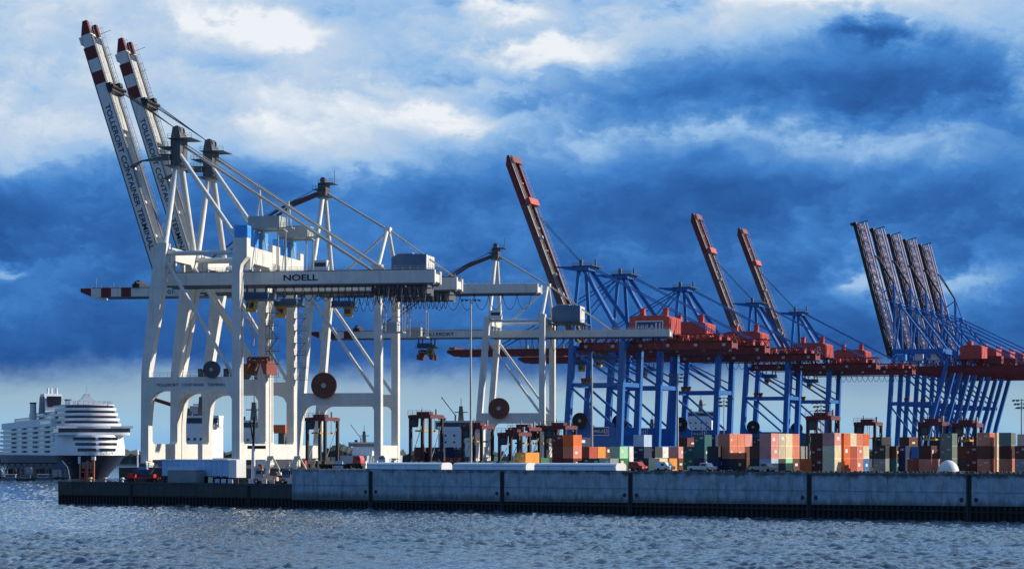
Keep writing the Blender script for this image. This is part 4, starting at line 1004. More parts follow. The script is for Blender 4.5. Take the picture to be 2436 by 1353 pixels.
# a farther line of stacks closes the gaps
for x, D, cols, w in ((1352, 655, ['charcoal', 'brown', 'navy'], 'maroon block'), (1416, 660, ['brown', 'maroon'], 'rust red and amber pair'), (1470, 668, ['charcoal', 'navy'], 'mint box'),
                      (1528, 672, ['maroon', 'brown'], 'pale blue box'), (1576, 676, ['navy', 'teal'], 'cream box'), (1614, 680, ['brown', 'charcoal', 'maroon'], 'pink box'),
                      (1700, 650, ['maroon', 'charcoal', 'brown'], 'teal block'), (1790, 645, ['navy', 'brown', 'charcoal'], 'salmon block'), (1905, 640, ['charcoal', 'maroon', 'teal'], 'striped block'),
                      (2075, 640, ['brown', 'navy', 'charcoal'], 'tallest block'), (2102, 645, ['rust red', 'charcoal'], 'brown and teal pair'), (2140, 640, ['charcoal', 'blue', 'brown'], 'navy boxes'),
                      (2212, 635, ['navy', 'maroon', 'charcoal'], 'rust red pair'), (2290, 630, ['brown', 'teal', 'maroon'], 'white dome'), (2352, 628, ['charcoal', 'white', 'navy'], 'brown tower')):
    row(x, D, [(A40, 0, cols)], 'far behind the ' + w)
# amber container on a road trailer
root = empty('container_trailer', (at(1224, 548), 548, ZD), -A_C, 'dark road trailer carrying the amber container behind the canopies', 'trailer')
b = MB(); b.box(.3, 2.14, 0, 9.6, .95, 1.25); b.build('chassis', DARK, root)
for y in (1.0, 2.3, 8.4):
    for x in (.05, 1.89): b = MB(); b.tube((x, y, .5), (x + .5, y, .5), .5, n=14); b.build('wheel', RUBBER, root)
p = Vector((at(1224, 548), 548)); container('amber', 9.1, (p.x + VC.x * .3, p.y + VC.y * .3, ZD + 1.27), -A_C, 'amber container on a trailer, its sunlit side above the middle canopy')

# ------------------------------------------------------------------ straddle carriers
SCR = mat('carrier_red_paint', (.13, .032, .038), .5); SCD = mat('carrier_black_paint', (.03, .026, .028), .5)
def carrier(x, D, h, label, W=4.9, L=9.4, hang=True):
    root = empty('straddle_carrier', (at(x, D), D, ZD), -A_C, label, 'straddle carrier', 'straddle carriers between the containers')
    for u in (0, W):
        for v in (.8, L - .8):
            b = MB(); b.box(u - .33, u + .33, v - .42, v + .42, 1.3, h - 1.3); b.build('leg', SCD, root)
        b = MB(); b.box(u - .42, u + .42, -.4, L + .4, .95, 1.75); b.build('side_beam', SCD, root)
        for v in (.2, 2.6, L - 2.6, L - .2):
            b = MB(); b.tube((u - .26, v, .72), (u + .26, v, .72), .72, n=16); b.build('wheel', RUBBER, root)
        b = MB(); b.box(u - .38, u + .38, 0, L, h - 1.3, h - .5); b.build('top_beam', SCR, root)
    b = MB(); b.box(.38, W - .38, .3, 1.3, h - 1.25, h - .55); b.box(.38, W - .38, L - 1.3, L - .3, h - 1.25, h - .55); b.box(-.4, W + .4, 1.4, L - 1.4, h - .5, h - .38)
    rail(b, (-.4, -.1, h - .5), (W + .4, -.1, h - .5), n=5); b.build('cross_beam', SCR, root)
    b = MB(); b.box(.9, W - .9, 2.4, 5.0, h - .38, h + .35); b.build('engine_house', SCR, root)
    MB().tube((.9, 6.2, h - .38), (.9, 6.2, h + 1.3), .16, n=8).build('exhaust', GALV, root); MB().tube((W - .7, 6.6, h - .38), (W - .7, 6.6, h + 1.0), .3, n=10).build('exhaust', GALV, root)
    b = MB(); b.prism([(.5, h - 3.5), (2.2, h - 3.5), (2.4, h - 1.3), (.4, h - 1.3)], -.9, .3); cb = b.build('operator_cab', SCD, root)
    b = MB(); b.box(.7, 2.05, -.95, -.9, h - 3.1, h - 1.8); b.build('window', GLASS, cb)
    b = MB()
    for v in (.8, L - .8): b.beam((W - .2, v, h - 2), (W - .2, v + (1.8 if v < 2 else -1.8), h - 1.3), .2)
    for u in (0, W): b.beam((u, 1.2, 2), (u, L - 1.2, h - 3), .14)
    b.build('strut', GALV, root)
    if hang:
        b = MB(); z = h - 4.6; b.box(1.25, 3.65, .6, L - .6, z, z + .4)
        for u in (1.5, 3.4):
            for v in (1.4, L - 1.4): b.tube((u, v, z + .4), (u, v, h - 1.2), .06, n=5)
        b.build('spreader', YEL, root)
carrier(728, 640, 13.2, 'dark red straddle carrier beside the lower legs of the nearest white crane')
carrier(974, 622, 13.6, 'tall black straddle carrier right of the double white crane leg', W=5.2)
carrier(1099, 628, 11.0, 'straddle carrier directly behind the tall lamp mast')
carrier(1186, 618, 9.2, 'low straddle carrier beside the far white crane leg', hang=False)
carrier(1212, 632, 10.6, 'straddle carrier holding its spreader above the amber container')
carrier(1258, 650, 10.6, 'straddle carrier just right of the amber container')
carrier(1296, 612, 10.8, 'straddle carrier left of the maroon container block')
carrier(1920, 545, 12.2, 'black straddle carrier towering over the tallest container block')
carrier(2034, 640, 12.0, 'straddle carrier top showing behind the tallest sunlit stack')
carrier(2186, 570, 11.2, 'straddle carrier in front of the lattice crane legs, left one')
carrier(2268, 575, 11.0, 'straddle carrier in front of the lattice crane legs, right one')

# ------------------------------------------------------------------ vehicles and small things on the quay
def van(x, D, label, body, L=5.6, flat=False):
    s = s_at(x); px, py = wpt(s, 2.4)
    root = empty('pickup' if flat else 'van', (px, py, ZD), math.atan2(WD.y, WD.x), label, 'pickup' if flat else 'van', 'vehicles parked on the wall top')
    m = mat(body + '_car_paint', {'white': (.72, .72, .72), 'sand': (.5, .42, .33), 'red': (.4, .05, .04)}[body], .35)
    if flat: pr = [(0, .45), (L, .45), (L, 1.0), (L - .9, 1.1), (L - 1.4, 1.75), (L - 2.9, 1.8), (L - 3.1, 1.1), (0, 1.1)]
    else: pr = [(0, .4), (L, .4), (L, 1.05), (L - .7, 1.2), (L - 1.3, 1.9), (.25, 2.0), (0, 1.7)]
    MB().prism(pr, 0, 1.85).build('body', m, root)
    for u in (1.0, L - 1.1):
        for v in (-.04, 1.62): b = MB(); b.tube((u, v, .36), (u, v + .27, .36), .36, n=14); b.build('wheel', RUBBER, root)
    b = MB(); b.box(L - 2.8 if flat else L - 2.3, L - 1.55, -.02, .0, 1.15, 1.6); b.build('window', GLASS, root)
    b = MB(); b.box(L, L + .03, .15, .4, .7, .9); b.build('headlight', SIGNWHITE, root); b = MB(); b.box(L, L + .03, 1.45, 1.7, .7, .9); b.build('headlight', SIGNWHITE, root)
BR0 = mat('tractor_red_paint', (.55, .06, .05), .45)
van(1618, 510, 'white pickup on the wall top left of the salmon containers', 'white', flat=True, L=6.2)
van(1764, 500, 'sand coloured van on the wall top below the salmon containers', 'sand', flat=True, L=5.8)
van(1478, 520, 'small red van just right of the last canopy', 'red', L=3.6)
van(1540, 520, 'small white van on the wall top below the cream container', 'white', L=4.0)
def tractor(x, D, label, c):
    root = empty('terminal_tractor', (at(x, D), D, ZD), R(-25), label, 'tractor', 'terminal tractors on the quay')
    b = MB(); b.box(0, 11.5, .3, 2.0, .75, 1.1); b.box(8.6, 11.6, 0, 2.3, .7, 1.3); b.build('chassis', DARK, root)
    b = MB(); b.prism([(9.2, 1.3), (11.3, 1.3), (11.3, 2.4), (10.9, 3.1), (9.2, 3.1)], .2, 2.1); cb = b.build('operator_cab', c, root)
    b = MB(); b.box(9.5, 10.8, .15, .2, 2.1, 2.8); b.build('window', GLASS, cb)
    for u in (.9, 2.2, 7.2, 10.4):
        for v in (-.1, 1.9): b = MB(); b.tube((u, v, .48), (u, v + .5, .48), .48, n=14); b.build('wheel', RUBBER, root)
tractor(758, 604, 'red cabbed terminal tractor with an empty trailer left of the canopies', BR0)
tractor(822, 640, 'white cabbed terminal tractor with an empty trailer behind the wall top', SHIPW)
for k, (px, D, c, nm) in enumerate(((400, 634, 'white', 'white box by the nearest crane leg'), (612, 636, 'white', 'white box between the landward crane legs'), (690, 622, 'cream', 'cream box at the high wall corner'),
                                   (705, 630, 'rust red', 'red box beside the leftmost straddle carrier'), (794, 622, 'pale blue', 'pale blue box behind the red terminal tractor'), (848, 618, 'white', 'white box left of the first canopy'))):
    m = mat(c.replace(' ', '_') + '_crate_paint', PAL[c], .6); b = MB(); b.box(0, 2.2, 0, 1.6, .15, 1.7); b.box(-.06, 2.26, -.06, 1.66, 1.7, 1.82)
    for u in (0, .9, 1.9): b.box(u, u + .3, 0, 1.6, 0, .15)
    tag(b.build('equipment_box', m, loc=(at(px, D), D, ZD), rot=(0, 0, -A_W), smooth=False), nm, 'equipment box', 'equipment boxes on the quay')
# white dome tent
root = empty('dome_tent', (at(2256, 492), 492, ZD), -A_C, 'white dome tent on the wall top near the right edge', 'tent')
b = MB(); n = 20
vs = []; fs = []
for i in range(7):
    for k in range(n):
        e, g = i / 6 * math.pi / 2, 2 * math.pi * k / n; vs.append((2.1 * math.cos(e) * math.cos(g), 2.1 * math.cos(e) * math.sin(g), 2.4 * math.sin(e)))
for i in range(6):
    for k in range(n): fs.append((i * n + k, i * n + (k + 1) % n, (i + 1) * n + (k + 1) % n, (i + 1) * n + k))
b.add(vs, fs); b.build('canvas', SHIPW, root)
b = MB(); b.ring((0, 0, .1), (0, 0, 1), 2.05, 2.2, .2); b.build('base', GALV, root)
# rubble heap line along the wall top on the right
random.seed(3)
b = MB()
for k in range(260):
    s = random.uniform(s_at(1500), s_at(2440)); n = random.uniform(.9, 2.6); r = random.uniform(.1, .42)
    b.tube((s, n, -.05), (s + random.uniform(-.2, .2), n, r), r * 1.3, r * .5, n=6)
x, y = wpt(0); o = b.build('rubble', mat('dark_rubble', (.06, .06, .058), .9, var=.5, scale=2), loc=(x, y, ZD), rot=(0, 0, math.atan2(WD.y, WD.x)), smooth=False)
tag(o, 'low dark rubble along the wall top', kind='stuff')

# ------------------------------------------------------------------ lower quay: shed, cabin, machines
x, y = wpt(s_at(345), 5.6)
root = empty('ferry_shed', (x, y, ZL), math.atan2(WD.y, WD.x), 'long pale blue shed raised on dark stilts at the foot of the nearest crane', 'shed')
WPB = mat('pale_blue_cladding', (.32, .54, .84), .5, var=.06)
b = MB(); b.box(0, 23.4, 0, 3.4, 1.7, 5.5); sh = b.build('wall', WPB, root)
b = MB()
for k in range(1, 12): b.box(k * 1.95, k * 1.95 + .06, -.05, 0, 1.75, 5.45)
b.build('seam', GALV, sh)
b = MB(); b.box(-.15, 23.5, -.2, 3.55, 5.5, 5.78); b.build('roof', SHIPW, root)
b = MB(); b.box(23.42, 26.2, .1, 3.3, 1.4, 5.7); b.build('end_cabin', SHIPW, root)
b = MB()
for k in range(12): b.box(.4 + k * 2.1, .8 + k * 2.1, .2, .5, 0, 1.7); b.box(.4 + k * 2.1, .8 + k * 2.1, 2.8, 3.1, 0, 1.7)
b.box(0, 23.4, 1.5, 1.8, 0, 1.4); b.build('stilt', DARK, root)
x, y = wpt(s_at(383), 2.2)
root = empty('site_cabin', (x, y, ZL), math.atan2(WD.y, WD.x), 'grey site cabin with a white roof edge in front of the pale blue shed', 'cabin')
b = MB(); b.prism([(0, .1), (10.2, .1), (10.2, 2.9), (9.8, 3.2), (.3, 3.2), (0, 2.9)], 0, 2.6); b.build('wall', mat('cabin_grey', (.20, .25, .28), .6), root)
b = MB(); b.box(-.1, 10.3, -.1, 2.7, 3.2, 3.36); rail(b, (.2, 0, 3.36), (10, 0, 3.36), h=.5, n=8); b.build('roof', SHIPW, root)
# small crates and barrels between the cabin and the machines
for k, (px, c, nm) in enumerate(((466, 'cream', 'square cream crate beside the grey cabin'), (482, 'pale blue', 'pale blue crate, leftmost under the shed'), (497, 'white', 'white crate under the shed middle'), (513, 'pale blue', 'pale blue crate under the shed end'), (594, 'white', 'white crate between the two cream loaders'), (612, 'cream', 'cream crate beside the right loader'), (655, 'white', 'white crate against the high wall corner'), (674, 'amber', 'amber crate in the high wall corner'))):
    s = s_at(px); xx, yy = wpt(s, 4.0); m = mat(c.replace(' ', '_') + '_crate_paint', PAL[c], .6)
    b = MB(); h = 1.5 if k == 0 else 1.1; b.box(0, 1.1, 0, 1.0, .12, h)
    for u in (0, .45, .95): b.box(u, u + .15, 0, 1.0, 0, .12)
    for z in (.2, h - .2): b.box(-.03, 1.13, -.03, 0, z, z + .1)
    tag(b.build('crate', m, loc=(xx, yy, ZL), smooth=False), nm, 'crate', 'crates on the lower quay')
def tug_master(px, n, label, c2):
    s = s_at(px); xx, yy = wpt(s, n); root = empty('mobile_loader', (xx, yy, ZL), R(-8), label, 'loader', 'loaders on the lower quay')
    W = mat('loader_cream_paint', (.80, .74, .60), .5); P = mat('loader_pink_paint', (.76, .50, .42), .5)
    b = MB(); b.prism([(-.2, .7), (5.6, .7), (5.6, 1.5), (4.6, 1.9), (2.4, 1.9), (2.2, 1.5), (-.2, 1.5)], 0, 2.2); b.build('chassis', P, root)
    b = MB(); b.prism([(.3, 1.5), (2.1, 1.5), (2.1, 3.0), (1.8, 3.5), (.5, 3.5), (.3, 2.6)], .2, 2.0); cb = b.build('operator_cab', c2, root)
    b = MB(); b.box(.55, 1.85, .16, .2, 2.3, 3.2); b.box(2.1, 2.13, .4, 1.8, 2.2, 3.2); b.build('window', GLASS, cb)
    b = MB(); b.prism([(2.6, 1.9), (3.5, 1.9), (3.9, 5.4), (4.7, 6.2), (4.7, 6.6), (3.2, 6.6), (3.0, 5.4)], .6, 1.6); b.build('mast', W, root)
    b = MB(); b.beam((4.4, 1.1, 6.3), (6.0, 1.1, 3.4), .35); b.tube((6.0, 1.1, 3.4), (6.0, 1.1, 2.6), .12, n=6); b.prism([(5.5, 2.0), (6.6, 2.0), (6.4, 2.7), (5.7, 2.7)], .5, 1.7); b.build('boom_arm', W, root)
    b = MB(); b.box(4.3, 5.4, .2, 2.0, 1.9, 2.9); b.box(4.4, 4.6, .1, .2, 1.0, 2.9); b.build('counterweight', STEEL, root)
    MB().tube((3.9, .3, 1.9), (3.9, .3, 4.3), .1, n=6).build('exhaust', GALV, root); MB().tube((1.2, 1.0, 3.5), (1.2, 1.0, 4.2), .22, n=8).build('beacon', GALV, root)
    for u in (.6, 2.6, 4.8):
        for v in (-.05, 1.75): b = MB(); b.tube((u, v, .6), (u, v + .5, .6), .6, n=16); w = b.build('wheel', RUBBER, root); b = MB(); b.tube((u, v - .03, .6), (u, v, .6), .3, n=12); b.build('rim', SIGNWHITE, w)
tug_master(570, 4.6, 'cream and pink mobile loader on the lower quay, left of the pair', mat('loader_grey_paint', (.42, .42, .44), .5))
tug_master(632, 4.8, 'cream and pink mobile loader beside the high wall, right of the pair', mat('loader_blue_paint', (.12, .18, .32), .5))
x, y = wpt(s_at(545), 8)
root = empty('bunker_crane', (x, y, ZL), R(-8), 'slim white and rust quay crane standing at the end of the pale blue shed', 'quay crane')
b = MB(); b.tube((0, 0, 0), (0, 0, 9), .55, .4, n=10); b.box(-1, 1, -1, 1, 0, 1.2); b.build('pillar', SHIPW, root)
b = MB(); b.beam((0, 0, 8.8), (.3, 0, 16), .5); b.beam((0, .5, 8.8), (-.8, 0, 15), .3); b.box(-1.4, 3, -.3, .3, 8.3, 9.1); b.build('jib', DARK, root)
b = MB(); b.prism([(1.2, 0), (2.6, 0), (2.2, 4.6), (1.4, 4.6)], -.8, .8); b.build('hopper', ORANGE, root)
# red pile frame at the corner
x, y = wpt(s_at(168), 3.0)
root = empty('mooring_dolphin', (x, y, ZL), R(-12), 'red steel pile frame at the far left corner of the lower quay', 'pile frame')
DR = mat('faded_red_steel', (.52, .14, .09), .65, streak=.4, streak_col=(.5, .35, .3))
for k, u in enumerate((0, 1.0, 2.0, 3.1, 3.7)):
    b = MB(); b.tube((u, (k % 2) * 1.2, 0), (u + .1, (k % 2) * 1.2, 5.6 if k > 2 else 4.6 + .4 * k), .26, n=8); b.build('post', DR, root)
b = MB(); b.box(.4, 3.2, .2, 1.0, 3.3, 5.0); b.build('panel', mat('rust_grey_panel', (.22, .15, .13), .7), root)
b = MB(); b.box(0, 3.8, .4, .6, 2.4, 2.7); b.box(0, 3.8, .4, .6, .9, 1.1); b.beam((2.1, .5, 1), (3.6, .5, 4.8), .15); b.build('brace', DR, root)
b = MB(); b.box(3.2, 4.1, -.2, .7, 5.5, 6.4); b.build('lamp_box', SIGNWHITE, root)
b = MB(); b.box(-.6, -.1, .3, .8, 4.6, 6.4); b.build('lamp_box', SIGNWHITE, root)
# red work boat trailer with dark boat
x, y = wpt(s_at(268), 4.5)
root = empty('boat_trailer', (x, y, ZL), R(-10), 'bright red trailer carrying a dark blue work boat left of the pale blue shed', 'trailer')
BR = mat('bright_red_paint', (.58, .03, .03), .45)
b = MB(); b.box(0, 8.2, .3, .6, .9, 1.2); b.box(0, 8.2, 1.9, 2.2, .9, 1.2); b.box(.2, 1.8, 0, 2.4, 1.2, 2.2); b.box(6.6, 7.0, .2, 2.3, 1.2, 2.0); b.build('chassis', BR, root)
for u in (.9, 5.6, 6.9):
    for v in (-.1, 2.2): b = MB(); b.tube((u, v, .5), (u, v + .35, .5), .5, n=14); b.build('wheel', RUBBER, root)
x, y = wpt(s_at(268) + 1.2, 5.0)
b = MB(); b.prism([(1.0, 2.0), (4.6, 2.0), (5.6, 3.2), (.4, 3.2), (.2, 2.8)], 0, 1.8); 
o = b.build('work_boat', mat('boat_dark_blue', (.03, .06, .12), .45), loc=(x, y, ZL), rot=(0, 0, R(-10))); tag(o, 'dark blue work boat with a pale cabin resting on the red trailer', 'boat')
b = MB(); b.prism([(1.6, 3.2), (4.0, 3.2), (3.7, 4.9), (2.0, 4.9)], .3, 1.5); cb = b.build('cabin', mat('boat_grey_blue', (.2, .32, .42), .5), o)
b = MB(); b.box(2.1, 3.6, .27, .3, 3.9, 4.6); b.build('window', GLASS, cb)

# ------------------------------------------------------------------ ships
def bowed(y0, y1, hw, r, n=10):
    """deck outline: rounded front at y0, square stern at y1"""
    return [(hw * math.sin(t), y0 + r * (1 - math.cos(t))) for t in [(-math.pi / 2) + math.pi * k / n for k in range(n + 1)]] + [(hw, y1), (-hw, y1)]
def cruise_ship():
    D = 1215.0; root = empty('cruise_ship', (at(232, D), D, 0), R(17.5), 'large white cruise ship with a dark bow moored beyond the basin at left', 'ship')
    HULL = mat('cruise_navy_hull', (.012, .016, .035), .4)
    L = 285
    b = MB(); secs = []
    for z, y0, hw, r in ((-1, 10, 9, 40), (3, 7, 12, 38), (8, 2, 15.5, 34), (11.5, -2, 17, 30)):
        secs.append([(x, y, z) for x, y in bowed(y0, L, hw, r, 16)])
    n = len(secs[0]); vs = [p for s in secs for p in s]; fs = []
    for i in range(3):
        for k in range(n): j = (k + 1) % n; fs.append((i * n + k, i * n + j, (i + 1) * n + j, (i + 1) * n + k))
    fs += [tuple(range(n))[::-1], tuple(range(3 * n, 4 * n))]; b.add(vs, fs); b.build('hull', HULL, root)
    b = MB(); secs = []
    for z, y0, hw, r in ((11.5, -1.9, 17, 30), (16, -.5, 16.6, 26), (21.3, 2.5, 15.6, 22)):
        secs.append([(x, y, z) for x, y in bowed(y0, 44, hw, r, 20)])
    n = len(secs[0]); vs = [p for s in secs for p in s]; fs = []
    for i in range(2):
        for k in range(n): j = (k + 1) % n; fs.append((i * n + k, i * n + j, (i + 1) * n + j, (i + 1) * n + k))
    fs += [tuple(range(n))[::-1], tuple(range(2 * n, 3 * n))]; b.add(vs, fs); fp = b.build('forepeak', SHIPW, root)
    for z, ins in ((19.6, .35), (16.9, .5), (14.2, .7)):                    # dark openings across the bow
        for sgn in (-1, 1):
            t0, t1 = (.05, .78 - (21 - z) * .03)
            pts = []
            for k in range(9):
                t = sgn * (t0 + (t1 - t0) * k / 8); f = (21.3 - z) / 9.8
                hw = 15.6 + 1.4 * f; r = 22 + 7 * f; y0 = 2.5 - 4.2 * f
                pts.append((hw * math.sin(t) * 1.015, y0 + r * (1 - math.cos(t)) - 1.1))
            b = MB(); m = len(pts); vs = [(x, y, z - .65) for x, y in pts] + [(x, y, z + .65) for x, y in pts]
            vs += [(x, y + 2, z - .65) for x, y in pts] + [(x, y + 2, z + .65) for x, y in pts]
            fs = [(k, k + 1, m + k + 1, m + k) for k in range(m - 1)] + [(2 * m + k, 3 * m + k, 3 * m + k + 1, 2 * m + k + 1) for k in range(m - 1)]
            fs += [(k, 2 * m + k, 2 * m + k + 1, k + 1) for k in range(m - 1)] + [(m + k, m + k + 1, 3 * m + k + 1, 3 * m + k) for k in range(m - 1)]
            b.add(vs, fs); b.build('window', GLASS, fp)
    letters('Mein Schiff', 2.1, -6.5, -2.9, 11.75, fp, m=mat('ship_blue_lettering', (.08, .16, .42), .5), stretch=1.5)
    # bridge with wings
    b = MB(); b.prism(bowed(6, 30, 17, 3, 8), 21.3, 22.6, 'z'); b.box(-18.5, 18.5, 9, 16, 24.6, 25.7); b.prism(bowed(8, 30, 14, 6, 10), 22.6, 25.6, 'z')
    br = b.build('bridge', SHIPW, root)
    b = MB(); b.prism(bowed(7.2, 29, 17.4, 3.4, 8), 22.6, 24.55, 'z'); b.build('window', GLASS, br)
    # forward decks
    z = 25.7
    for k in range(4):
        hw = 14.6 - .45 * k; y0 = 12 + k * 2.2
        b = MB(); b.prism(bowed(y0, 58, hw, 9, 14), z, z + 1.35, 'z'); d = b.build('deck', SHIPW, root)
        b = MB(); b.prism(bowed(y0 + 1.6, 57, hw - 1.4, 8, 14), z + 1.35, z + 2.55, 'z'); b.build('window', GLASS, d)
        z += 2.55
    b = MB(); b.prism(bowed(22, 70, 12.6, 8, 12), z, z + .5, 'z'); rail(b, (-11, 24, z + .5), (11, 24, z + .5), h=1.6, n=24, t=.16)
    for k in range(9): b.box(-10 + k * 2.4, -9.2 + k * 2.4, 26, 30, z + .5, z + 2.2)
    b.build('sun_deck', SHIPW, root)
    b = MB(); b.prism([(-5, z), (5, z), (3.4, z + 3), (1.5, z + 4), (1.2, z + 6), (-1, z + 6), (-2.4, z + 3.6), (-4, z + 2.6)], 34, 40); b.beam((0, 37, z + 6), (0, 37, z + 9.5), .3); b.build('radar_mast', SHIPW, root)
    # cabin decks along the sides
    b = MB(); b.box(-15.2, 15.2, 30, L - 8, 11.5, 26); b.build('side_windows', mat('cabin_glass', (.03, .06, .10), .2, spec=.7), root)
    for k in range(6):
        b = MB(); b.box(-16.9, 16.9, 31 + k * 1.2, L - 3 - k, 11.4 + k * 2.45, 12.7 + k * 2.45); b.build('balcony', SHIPW, root)
    b = MB()
    for sgn in (-1, 1):
        for y in (70, 120, 170, 220): b.box(sgn * 16 - .8, sgn * 16 + .8, y, y + 3.5, 11.5, 26)
    b.box(-16.4, 16.4, 44, L - 10, 26.1, 29.6); b.box(-14, 14, 52, 230, 29.6, 31.8); b.box(-12.8, 11, 58, 170, 31.8, 33.8)
    up = b.build('upper_decks', SHIPW, root)
    b = MB(); b.box(-14.1, 14.1, 60, 220, 30.2, 31.2); b.box(-12.9, 11.1, 62, 160, 32.3, 33.2); b.box(-16.5, 16.5, 48, 90, 27.2, 28.8); b.build('window', GLASS, up)
    # funnel and exhausts
    b = MB(); b.prism([(100, 32), (128, 32), (124, 41), (121, 43.4), (106, 43.4), (102, 41)], -12.6, -3.4, 'x'); fn = b.build('funnel', SHIPW, root)
    b = MB(); b.prism([(-11.4, 36.4), (-4.6, 36.4), (-4.2, 42), (-11.8, 42)], 100.2, 101.9); b.prism([(127, 33), (102, 33), (104, 42), (122, 42)], -12.9, -12.6, 'x'); b.build('panel', HULL, fn)
    b = MB()
    for u, v in ((-10, 110), (-8, 112), (-5.5, 110), (-5, 118)): b.tube((u, v, 43), (u, v, 46.5), .55, n=10)
    b.build('exhaust', SHIPW, fn)
    for u, v, h in ((-16.5, 120, 38.5), (-3, 84, 39.5)):
        b = MB(); b.tube((u, v, 30), (u, v, h), 1.8, 1.6, n=16); b.tube((u, v, h), (u, v, h + .6), 1.9, n=16, m=1); b.build('vent_tower', [SHIPW, DARK], root)
cruise_ship()

def cargo_ship(x, D, rz, hullc, label, hb, zt, wing, Ls, z0=0, win=True, crane=False):
    """container ship seen from its stern quarter: hull, deckhouse tower, bridge with wings, mast"""
    root = empty('cargo_ship', (at(x, D), D, 0), rz, label, 'ship', 'cargo ships moored along the quay')
    H = mat(hullc[0], hullc[1], .5)
    b = MB(); secs = []
    for z, g in ((-1, .86), (6, .95), (11, 1.0)): secs.append([(px * g, -py, z) for px, py in bowed(-Ls, 22, hb * 1.35, 60, 12)])
    n = len(secs[0]); vs = [p for s in secs for p in s]; fs = []
    for i in range(2):
        for k in range(n): j = (k + 1) % n; fs.append((i * n + k, i * n + j, (i + 1) * n + j, (i + 1) * n + k))
    fs += [tuple(range(n))[::-1], tuple(range(2 * n, 3 * n))]; b.add(vs, fs); b.build('hull', H, root)
    b = MB(); b.box(-hb, hb, 0, 13, 11, zt - 4); dh = b.build('deckhouse', SHIPW, root)
    if win:
        b = MB(); z = 14
        while z < zt - 6:
            for k in range(4): u = -hb * .7 + k * hb * .42; b.box(u, u + .9, -.06, 0, z, z + .9)
            z += 3.0
        b.build('window', GLASS, dh)
    b = MB(); b.box(-wing, wing, 1.5, 6, zt - 3.9, zt - 3.3); b.box(-hb - .4, hb + .4, .5, 11, zt - 4, zt - 3); b.box(-hb, hb, 1.5, 10, zt - 3, zt - .8); b.box(-wing, wing, 1, 7, zt - .8, zt); b.box(-wing, -wing + .5, 1.4, 6.4, zt - 3.3, zt - .8); b.box(wing - .5, wing, 1.4, 6.4, zt - 3.3, zt - .8)
    br = b.build('bridge', SHIPW, root)
    b = MB(); b.box(-wing + .6, wing - .6, 1.3, 1.6, zt - 2.6, zt - .85); b.build('window', GLASS, br)
    b = MB(); b.prism([(-1.3, zt), (1.3, zt), (.7, zt + 6.5), (-.7, zt + 6.5)], 4, 5.4); b.box(-3, 3, 4.5, 4.8, zt + 3.6, zt + 4); b.beam((0, 4.7, zt + 6), (0, 4.7, zt + 10), .25); b.tube((-hb * .8, 4, zt), (-hb * .8, 4, zt + 1.4), .9, n=10); b.build('mast', STEEL, root)
    if crane:
        b = MB(); b.tube((-hb * .2, 2, zt), (-hb * .2, 2, zt + 2.6), .6, n=8); b.beam((-hb * .2, 2, zt + 2.2), (-hb * .2 - 6.5, 2, zt + 10.5), .45); b.build('deck_crane', GALV, root)
    return root
cargo_ship(470, 860, R(-10), ('ship_grey_blue_hull', (.10, .16, .26)), 'cargo ship with a white bridge seen through the legs of the nearest white crane', 5.2, 25.5, 7.2, 150)
cargo_ship(596, 905, R(-10), ('ship_dark_hull', (.05, .05, .07)), 'white cargo ship bridge with a funnel seen between the two white crane legs', 5.0, 24.5, 6.5, 120)
cargo_ship(1092, 1120, R(-10), ('ship_green_hull', (.03, .10, .10)), 'cargo ship with pale bridge and small deck crane left of the far white crane', 9.4, 27, 11.2, 160, crane=True)
cargo_ship(1662, 1420, R(-20), ('ship_navy_hull', (.03, .05, .12)), 'white ship bridge half hidden behind the middle blue crane legs', 7.5, 36, 10.0, 160)
cargo_ship(1545, 1330, R(-20), ('ship_maroon_hull', (.2, .05, .05)), 'pale ship deckhouse low between the first and second blue crane legs', 6.5, 24, 9.0, 120)
cargo_ship(862, 1500, R(-10), ('ship_pale_hull', (.4, .45, .5)), 'distant pale ship seen under the portal of the tall white crane', 6, 19, 9, 100, crane=True)
# reddish ship jib and orange deck gear glimpsed through the portals
root = empty('harbour_crane', (at(452, 930), 930, 0), R(-10), 'low orange harbour crane whose jib slopes behind the crane portal', 'crane')
b = MB(); b.tube((2, 0, 0), (2, 0, 30), 1.2, 1.0, n=10); b.build('pillar', STEEL, root)
b = MB(); b.beam((3, 0, 27.4), (-14, 0, 32.6), 1.3); b.build('jib', ORANGE, root)
b = MB(); b.box(.5, 4.6, -2, 2, 27, 30); b.build('operator_cab', mat('crane_cab_white', (.6, .55, .5), .5), root)
root = empty('harbour_crane', (at(672, 940), 940, 0), R(-10), 'orange topped harbour crane seen between the right legs of the nearest cranes', 'crane')
b = MB(); b.tube((0, 0, 0), (0, 0, 20), 1.6, n=10); b.box(-3, 3, -2, 2, 6, 12); b.build('pillar', STEEL, root)
b = MB(); b.box(-3.4, 1.6, -2, 2, 20, 23.2); b.beam((0, 0, 22), (3, 0, 14), .9); b.build('jib', mat('jib_orange', (.6, .14, .05), .5), root)

